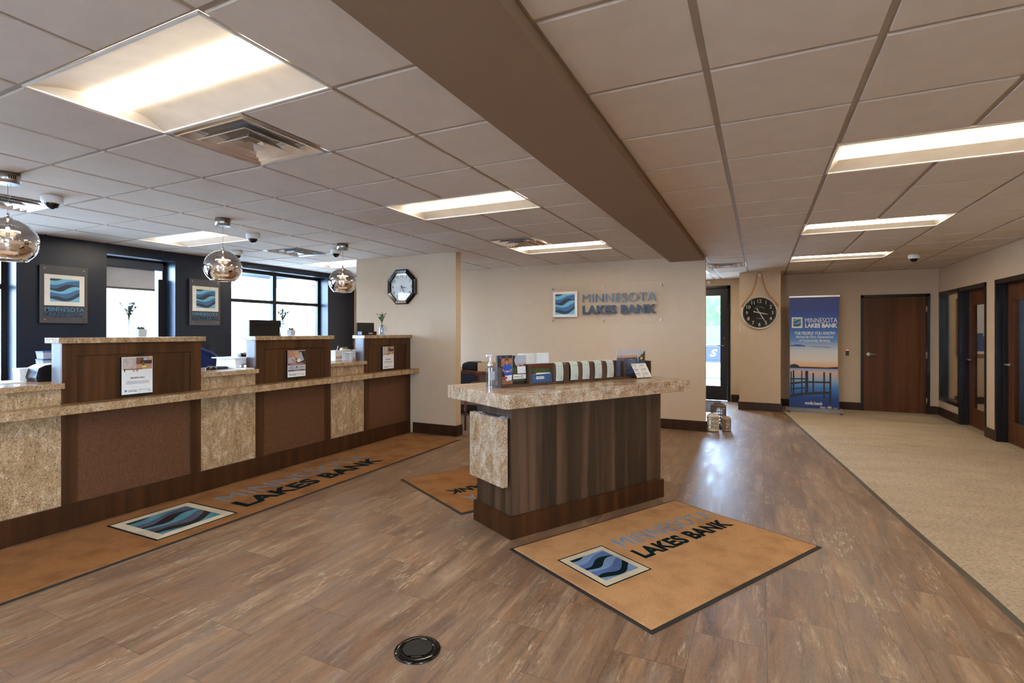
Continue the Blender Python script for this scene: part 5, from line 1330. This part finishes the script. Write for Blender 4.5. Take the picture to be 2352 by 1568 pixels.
# ---------------------------------------------------------------- banner
t = thing('rollup_banner', 'tall roll-up banner with a lake sunset and bank name beside the brown door', 'banner', (.83, 10.37, .008))
x0, x1, yb = .457, 1.214, 10.36
m = M(); n = 16
P = [(-.16, 0), (.11, 0), (.115, .012), (.06, .045), (.02, .062), (-.10, .062), (-.155, .03)]
Tm = Matrix(((0, 0, 1, .395), (1, 0, 0, 10.37), (0, 1, 0, .008), (0, 0, 0, 1)))
m.prism([(-p[0], p[1]) for p in P], 0, .87, Tm); m.build('base_cassette', 'aluminium', t, world=True)
m = M()
for x in (.42, 1.20): m.rbox(x, x + .04, 10.16, 10.60, .008, .022, .004)
m.build('feet', 'black_plastic', t, world=True)
m = M(); m.tube([(.835, yb + .03, .06), (.835, yb + .03, 2.0)], .008, 8); m.build('pole', 'aluminium', t, world=True)
m = M(); m.rbox(x0 - .003, x1 + .003, yb - .008, yb + .012, 1.995, 2.025, .003); m.build('top_rail', 'aluminium', t, world=True)
# the cloth keeps its object origin at z = 0 of the banner so the printed picture runs by height
Hb = 2.0; N = 12; m = M(); vs = []; fs = []
for k in range(N + 1):
    z = .07 + (Hb - .07) * k / N; cv = .012 * math.sin(math.pi * k / N)
    vs += [(x0 + .010 * math.sin(math.pi * k / N), yb, z), (x1 - .026 * math.sin(math.pi * k / N), yb, z), (x1 - .026 * math.sin(math.pi * k / N), yb + .001, z), (x0 + .010 * math.sin(math.pi * k / N), yb + .001, z)]
for k in range(N):
    for i in range(4): fs.append((4 * k + i, 4 * k + (i + 1) % 4, 4 * k + 4 + (i + 1) % 4, 4 * k + 4 + i))
m.raw(vs, fs); cl = m.build('cloth', 'banner_print', t, world=True)
T = frame((0, yb, 0), (1, 0, 0), (0, 0, 1))
mats = ['paper_white', 'ink_black', 'logo_white', 'logo_dark', 'logo_mid', 'logo_light', 'photo_blue', 'photo_dark', 'picture_sky']
zof = lambda py: 2.0 - (py - 681) * .00751
xof = lambda px: .457 + (px - 1813) * .00654
m = M()
put_logo(m, T, xof(1819), xof(1844), zof(752.5), zof(727.5), .0008, slots=(2, 3, 4, 5), flush=.0004)
m.build('wave_logo', mats, t, world=True)
def line(nm, *args):
    m = M(); put_text(m, *args[:1], T, *args[1:5], 0, .002, bold=args[5], shear=args[6] if len(args) > 6 else 0); m.build(nm, 'paper_white', t, world=True)
line('lettering', 'MINNESOTA', xof(1850), xof(1924), zof(740.5), zof(729.5), 0)
line('lettering', 'LAKES BANK', xof(1850), xof(1924), zof(752), zof(742), .042)
line('slogan', 'THE PEOPLE YOU KNOW', xof(1825), xof(1919), zof(768), zof(761), .02)
line('slogan', 'Backed by Four Generations', xof(1829), xof(1915), zof(777.5), zof(770), .008, .3)
line('slogan', 'of Community Banking', xof(1836), xof(1907), zof(786), zof(778.5), .008, .3)
line('web_address', 'mnlb.bank', xof(1850), xof(1891), zof(930), zof(922.5), .03)
line('footer_word', 'FDIC', xof(1885), xof(1898), zof(937.2), zof(933.2), .03)
m = M(); hx, hz = xof(1906), zof(936.8); m.prism([(hx - .03, hz), (hx + .03, hz), (hx + .03, hz + .022), (hx + .036, hz + .022), (hx, hz + .044), (hx - .036, hz + .022), (hx - .03, hz + .022)], 0, .001, T)
m.mi = 1; m.prism([(hx - .015, hz + .014), (hx + .015, hz + .014), (hx + .015, hz + .020), (hx - .015, hz + .020)], 0, .0014, T); m.prism([(hx - .015, hz + .005), (hx + .015, hz + .005), (hx + .015, hz + .011), (hx - .015, hz + .011)], 0, .0014, T)
m.build('house_mark', ['paper_white', 'photo_dark'], t, world=True)
m = M(); dashes(m, T, xof(1914), xof(1925), zof(935), .006, 0, 3); dashes(m, T, xof(1914), xof(1925), zof(937), .006, 0, 4); m.build('small_print', 'paper_white', t, world=True)
m = M(); r = lambda a, b, c, d: m.prism([(xof(a), zof(d)), (xof(b), zof(d)), (xof(b), zof(c)), (xof(a), zof(c))], 0, .0008, T)
m.prism([(xof(1814.5), zof(846)), (xof(1924.5), zof(846)), (xof(1924.5), zof(841)), (xof(1900), zof(843)), (xof(1860), zof(842.5)), (xof(1838), zof(842.5)), (xof(1832), zof(838)), (xof(1824), zof(836.5)), (xof(1815), zof(839))], 0, .0007, T)
for a, w, c, d in ((1816, 3, 854, 905), (1821, 4, 852, 908), (1841, 3, 852, 905), (1850.5, 7, 852, 903), (1867, 4, 856.5, 901), (1892, 4, 854, 915), (1906, 4, 855, 925)): r(a, a + w, c, d)
m.prism([(xof(1815), zof(873)), (xof(1855), zof(872)), (xof(1855), zof(869)), (xof(1815), zof(870))], 0, .0009, T)
m.prism([(xof(1815), zof(885)), (xof(1850), zof(880)), (xof(1906), zof(879)), (xof(1906), zof(875)), (xof(1850), zof(876)), (xof(1815), zof(880))], 0, .0009, T)
m.prism([(xof(1815), zof(916)), (xof(1850), zof(908)), (xof(1906), zof(903)), (xof(1906), zof(898)), (xof(1870), zof(900)), (xof(1815), zof(908))], 0, .0009, T)
m.prism([(xof(1815), zof(897)), (xof(1850), zof(893)), (xof(1850), zof(890)), (xof(1815), zof(894))], 0, .0009, T)
m.build('printed_pier', 'photo_dark', t, world=True)
m = M(); m.prism([(xof(1815), zof(795)), (xof(1852), zof(795.5)), (xof(1848), zof(792.5)), (xof(1832), zof(790.5)), (xof(1815), zof(793))], 0, .0007, T); m.prism([(xof(1852), zof(795)), (xof(1912), zof(798)), (xof(1905), zof(796.5)), (xof(1870), zof(795))], 0, .0007, T); m.build('printed_clouds', 'photo_blue', t, world=True)

t = thing('card_reader', 'small black card reader on the wall between the banner and brown door', 'card reader', (1.398, YD - .01, .975))
m = M(); m.rbox(-.024, .024, -.016, .009, 0, .10, .004); m.build('case', 'black_plastic', t)
m = M(); m.rbox(-.020, .020, -.018, -.015, .088, .097, .001); m.build('status_light', 'led_red', t)
t = thing('door_sensor', 'small white round sensor at the top corner of the entry door', 'sensor', (-.955, YE - .055, 2.37))
m = M(); T = frame((0, .05, .03), (1, 0, 0), (0, 0, 1), (0, -1, 0)); m.T = T; m.lathe([(.001, .034), (.022, .033), (.036, .026), (.040, .0)], 22); m.T = None; m.build('cover', 'white_plastic', t)
t = thing('light_switch', 'dark switch plate on the side of the clock column', 'switch', (-.352, 10.35, 1.40))
m = M(); m.rbox(-.004, .004, -.035, .035, 0, .12, .002); m.build('plate', 'dark_frame', t)

# ---------------------------------------------------------------- lanterns
def lantern(x, y, r, h, mat, label, ang):
    t = thing('lantern_basket', label, 'lantern', (x, y, 0), group='openwork lanterns at the wall corner')
    n = 20; m = M(); hi = r * .93
    m.lathe([(.001, .004), (hi, .004), (r, .014), (r, .030), (r - .006, .030), (r - .006, .010), (.001, .010)], 40)
    m.lathe([(r - .006, h - .05), (r, h - .05), (r, h - .022), (r - .018, h - .012), (r - .020, h), (r - .026, h), (r - .026, h - .016), (r - .006, h - .03), (r - .006, h - .05)], 40)
    for k in range(n):
        a = 2 * math.pi * k / n; w = .28 * math.pi / n * 2
        for j in range(2):
            pass
        P = [((r - .006 * q) * math.cos(a + s), (r - .006 * q) * math.sin(a + s)) for q, s in ((0, -w / 2), (0, w / 2), (1, w / 2), (1, -w / 2))]
        m.prism(P, .028, h - .048)
    rows = max(3, int((h - .08) / .042))
    for j in range(1, rows):
        z = .028 + (h - .076) * j / rows; m.lathe([(r - .006, z - .006), (r + .0005, z - .006), (r + .0005, z + .006), (r - .006, z + .006), (r - .006, z - .006)], 40)
    m.build('openwork_body', mat, t)
    m = M(); d = Vector((math.cos(ang), math.sin(ang), 0)); f = Vector((math.sin(ang), -math.cos(ang), 0))
    pts = []
    for k in range(11):
        a = math.pi * k / 10; pts.append(d * (r * 1.03 * math.cos(a)) + f * (r * .9 * math.sin(a) + .004) + Vector((0, 0, h - .06 + .035 * math.sin(a) - .12 * (1 - abs(math.cos(a))) * .5 )))
    m.tube(pts, .005, 8); m.build('rope_handle', 'rope', t)
lantern(-.605, 7.79, .080, .245, 'lantern_white', 'cream openwork lantern leaning against the wall corner, front left', R(-10))
lantern(-.435, 7.88, .062, .205, 'lantern_tan', 'small tan openwork lantern, front right of the three', R(-25))
lantern(-.555, 8.10, .106, .350, 'lantern_dark', 'tallest grey-brown openwork lantern standing behind the other two', R(-20))

# ---------------------------------------------------------------- desk corner behind the short wall
t = thing('desk', 'wooden desk behind the short wall, mostly hidden', 'desk', (-4.25, 7.35, 0))
m = M(); m.rbox(-5.1, -3.75, 7.10, 7.66, .72, .76, .004); m.build('desk_top', 'cherry_wood', t, world=True)
for x in (-5.06, -3.80): m = M(); m.box(x - .02, x + .02, 7.14, 7.62, 0, .72); m.build('leg_panel', 'cherry_wood', t, world=True)
t = thing('side_chair', 'cherry wood chair with a navy fabric back before the desk', 'chair', (-4.02, 6.75, 0), R(6))
m = M(); pts = [(-.215, 0, .765), (-.15, .0, .798), (0, 0, .818), (.15, 0, .798), (.215, 0, .765)]
P = [(p[0], p[2]) for p in pts] + [(p[0], p[2] - .045) for p in pts[::-1]]; m.prism(P, -.018, .018, frame((0, 0, 0), (1, 0, 0), (0, 0, 1), (0, -1, 0))); m.build('top_rail', 'cherry_wood', t)
for x in (-.205, .205): m = M(); m.tube([(x * 1.02, 0, .79), (x, -.01, .45), (x, .05, 0)], [.014, .018, .016], 8); m.build('leg', 'cherry_wood', t)
for x in (-.20, .20): m = M(); m.tube([(x, .0 - .44, .44), (x, -.45, 0)], [.018, .015], 8); m.build('leg', 'cherry_wood', t)
m = M(); m.rbox(-.185, .185, -.015, .015, .52, .765, .008); m.build('back_pad', 'stitched_seat', t)
m = M(); m.rbox(-.22, .22, -.46, .02, .42, .48, .02); m.build('seat', 'stitched_seat', t)
for x in (-.225, .225): m = M(); m.tube([(x, .0, .66), (x, -.22, .655), (x, -.40, .63), (x * .98, -.43, .45)], [.013, .016, .016, .014], 8); m.build('armrest', 'cherry_wood', t)
t = thing('desk_printer', 'black rounded machine on the desk behind the chair', 'machine', (-4.25, 7.35, .761))
m = M(); T = frame((-.14, .10, 0), (1, 0, 0), (0, 0, 1), (0, -1, 0)); m.prism([(0, 0), (.27, 0), (.27, .13), (.25, .152), (.12, .155), (.03, .13), (0, .10)], 0, .20, T); m.build('body', 'black_plastic', t, bevel=.006)
m = M(); m.rbox(-.10, .10, -.106, -.099, .02, .03, .001); m.build('paper_slot', 'black_gloss', t)
t = thing('coffee_mug', 'cream mug full of pens on the desk beside the black machine', 'mug', (-4.43, 7.18, .761))
m = M(); m.lathe([(.001, .001), (.036, .001), (.040, .006), (.041, .092), (.038, .094), (.036, .090), (.034, .008), (.001, .006)], 24); m.build('cup', 'pot_ceramic', t)
m = M(); m.tube([(.040, 0, .078), (.062, 0, .080), (.074, 0, .058), (.064, 0, .032), (.040, 0, .022)], .006, 8); m.build('handle', 'pot_ceramic', t)
for k in range(5):
    a = k * 1.3; m = M(); m.tube([(.012 * math.cos(a), .012 * math.sin(a), .01), (.030 * math.cos(a), .030 * math.sin(a), .13 + .008 * (k % 3))], .004, 6); m.build('pen', ['photo_blue', 'black_plastic', 'photo_yellow', 'white_plastic', 'photo_blue'][k], t)
t = tag(M().rbox(-4.10, -3.86, 7.25, 7.60, .761, .90, .004).build('cardboard_box', 'tan_cardboard'), 'tan box on the desk right of the black machine', 'box')

# picture seen through the far office door
t = thing('framed_picture', 'framed sea picture with a ship seen through the far office door', 'picture', (4.15, 12.88, .93))
m = M()
for q in ((3.45, 4.85, .93, .97), (3.45, 4.85, 2.0, 2.04), (3.45, 3.49, .93, 2.04), (4.81, 4.85, .93, 2.04)): m.box(q[0], q[1], 12.86, 12.898, q[2], q[3])
m.build('frame', 'oak_frame', t, world=True)
m = M(); T = frame((3.49, 12.885, .97), (1, 0, 0), (0, 0, 1)); m.mi = 2; m.prism([(0, 0), (1.32, 0), (1.32, 1.03), (0, 1.03)], 0, .003, T)
T2 = T @ Matrix.Translation((0, 0, .003)); m.mi = 0; m.prism([(.05, .40), (1.27, .40), (1.27, .98), (.05, .98)], 0, .0005, T2); m.mi = 1; m.prism([(.05, .05), (1.27, .05), (1.27, .40), (.05, .40)], 0, .0006, T2)
m.mi = 2; m.prism([(.36, .34), (.60, .34), (.56, .44), (.50, .56), (.49, .66), (.44, .66), (.42, .54), (.38, .44)], 0, .001, T2); m.mi = 3; m.prism([(.36, .63), (.60, .66), (.56, .72), (.42, .70)], 0, .0013, T2)
m.build('print', ['picture_sky', 'picture_sea', 'paper_white', 'photo_dark'], t, world=True)
